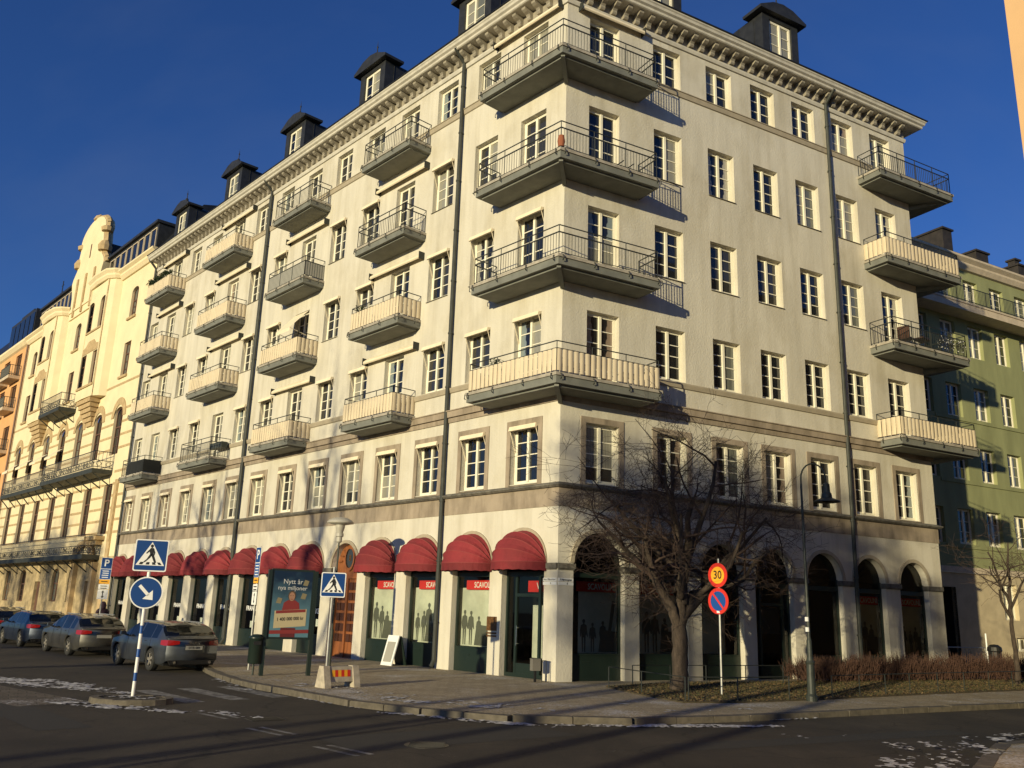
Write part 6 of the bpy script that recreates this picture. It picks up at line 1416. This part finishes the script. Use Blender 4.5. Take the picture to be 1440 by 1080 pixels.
HB=[(9.8,1.3,1.2,.6,.85,'leftmost brown twiggy hedge bush, just right of the gooseneck lamp'),(12.1,1.2,1.2,.6,.95,'brown twiggy hedge bush under the sixth arch, second from the left'),(14.5,1.2,1.25,.65,1.0,'brown twiggy hedge bush under the last arch'),(17.0,1.3,1.3,.7,1.05,'brown twiggy hedge bush at the corner pillar of the right end'),(19.8,1.4,1.4,.7,1.1,'brown twiggy hedge bush before the dark gateway'),(23.0,1.5,1.5,.7,1.1,'brown twiggy hedge bush left of the small basement window'),(26.3,1.6,1.6,.7,1.1,'rightmost brown twiggy hedge bush by the slim tree')]
for k,(s,off,rx,ry,h,l) in enumerate(HB): v=wR(s,.03,off); bush(v,rx,ry,h,k,l)
# leaf litter and grass on the lawn
b=MB(); rg=random.Random(2)
poly=[(p.x,p.y) for p in bed]
def inside(x,y):
    c=False
    for (x0,y0),(x1,y1_) in zip(poly,poly[1:]+poly[:1]):
        if (y0>y)!=(y1_>y) and x<(x1-x0)*(y-y0)/(y1_-y0)+x0: c=not c
    return c
b.mi=0; n=0
while n<26000:
    x,y=rg.uniform(1,30),rg.uniform(-6,16)
    if x>17 and rg.random()<.6: continue
    if not inside(x,y): continue
    n+=1; a=rg.random()*6.28
    if rg.random()<.48:
        b.mi=1; s_=rg.uniform(.03,.06); t=Vector((math.cos(a),math.sin(a),rg.uniform(-.3,.5)))*s_; u=Vector((-math.sin(a),math.cos(a),rg.uniform(-.3,.5)))*s_*.6; c=Vector((x,y,.05)); b.face([c-t,c+u,c+t,c-u])
    else:
        b.mi=0; h_=rg.uniform(.03,.10); w_=Vector((math.cos(a),math.sin(a),0))*.006; l=Vector((rg.gauss(0,.03),rg.gauss(0,.03),h_)); c=Vector((x,y,.034)); b.face([c-w_,c+w_,c+l])
o=ob('leaf_litter', b, [M['grassb'],M['leafl']], fix=False); o['kind']='stuff'
# ---------------------------------------------------------------- out of frame: what stands across the street and throws the low shade
def sunback(P, t): return Vector((P.x+SUN.x/math.cos(SUN_EL)*t, P.y+SUN.y/math.cos(SUN_EL)*t, 0))
def street_tree(loc, h, seed, lab, cr=1.0):
    tree('street_tree', loc, [(Vector((0,0,h*(.30+.06*k))),Vector((math.cos(k*2.4),math.sin(k*2.4),.9+.1*k)),h*.36*cr,.13) for k in range(9)], [((0,0,0),(0,0,h*.5),.30,.20),((0,0,h*.5),(.1,0,h*.85),.20,.07)], lab, seed, maxl=4, spread=.5, kids=(3,4), group='street trees behind the camera')
OUT='tall bare street tree out of the picture, %s across the street'
ORD=('nearest to the camera','second along','third along','farthest along')
for k,(P,t,h) in enumerate(((wL(14.2,0),44,15.5),(wL(25,0),40,13.5),(wL(33,0),48,15),(wL(70,0),48,12.5))): street_tree(sunback(P,t), h, 40+k, OUT % ORD[k])
def crown_tree(P, t, z0, z1, rad, seed, lab, maxl=5):      # wall heights z0..z1 lie in its shade
    dz=t*math.tan(SUN_EL); a=z0+dz; h=z1-z0; n=11
    tree('street_tree', sunback(P,t), [(Vector((0,0,a+h*(.10+.55*k/n))),Vector((math.cos(k*2.4),math.sin(k*2.4),.35+.5*k/n)),rad*.85,.08) for k in range(n)], [((0,0,0),(0,0,a),.26,.17),((0,0,a),(.1,0,a+h*.75),.17,.06)], lab, seed, maxl=maxl, spread=.62, kids=(3,5), group='street trees behind the camera', rmin=.011)
for k,(P,t,z0,z1,rad) in enumerate(((wR(5.0,0),46,3.3,6.6,2.2),(wR(8.8,0),50,2.4,7.4,2.3),(wR(12.8,0),48,2.2,5.6,1.9),(wR(16.2,0),58,.3,4.0,1.5),(wR(2.6,0),60,.2,3.2,2.0))):
    crown_tree(P,t,z0,z1,rad,60+k,'bare street tree out of the picture, %s round the corner behind the camera' % ('first','second','third','fourth','fifth','sixth')[k], 4 if k == 4 else 5)
for k,(P,t,z0,z1,rad) in enumerate(((wL(44,0),60,.2,5.6,3.2),(wL(52,0),66,.2,6.4,3.6),(wL(61,0),70,.2,6.4,3.6))):
    crown_tree(P,t,z0,z1,rad,80+k,'bare street tree out of the picture, %s facing the yellow building' % ('first','second','third')[k])
o=empty('lamp_post', sunback(Vector((-5.6,-13.6,0)),12.0)+Vector((0,0,-.12)), label='plain dark lamp post out of the picture at the lower left', cat='street lamp'); b=MB(); b.bar((0,0,0),(0,0,6.5),.09,10,.06); b.bar((0,0,6.5),(.5,.2,6.7),.05,8); ob('pole', b, M['lampgreen'], o)
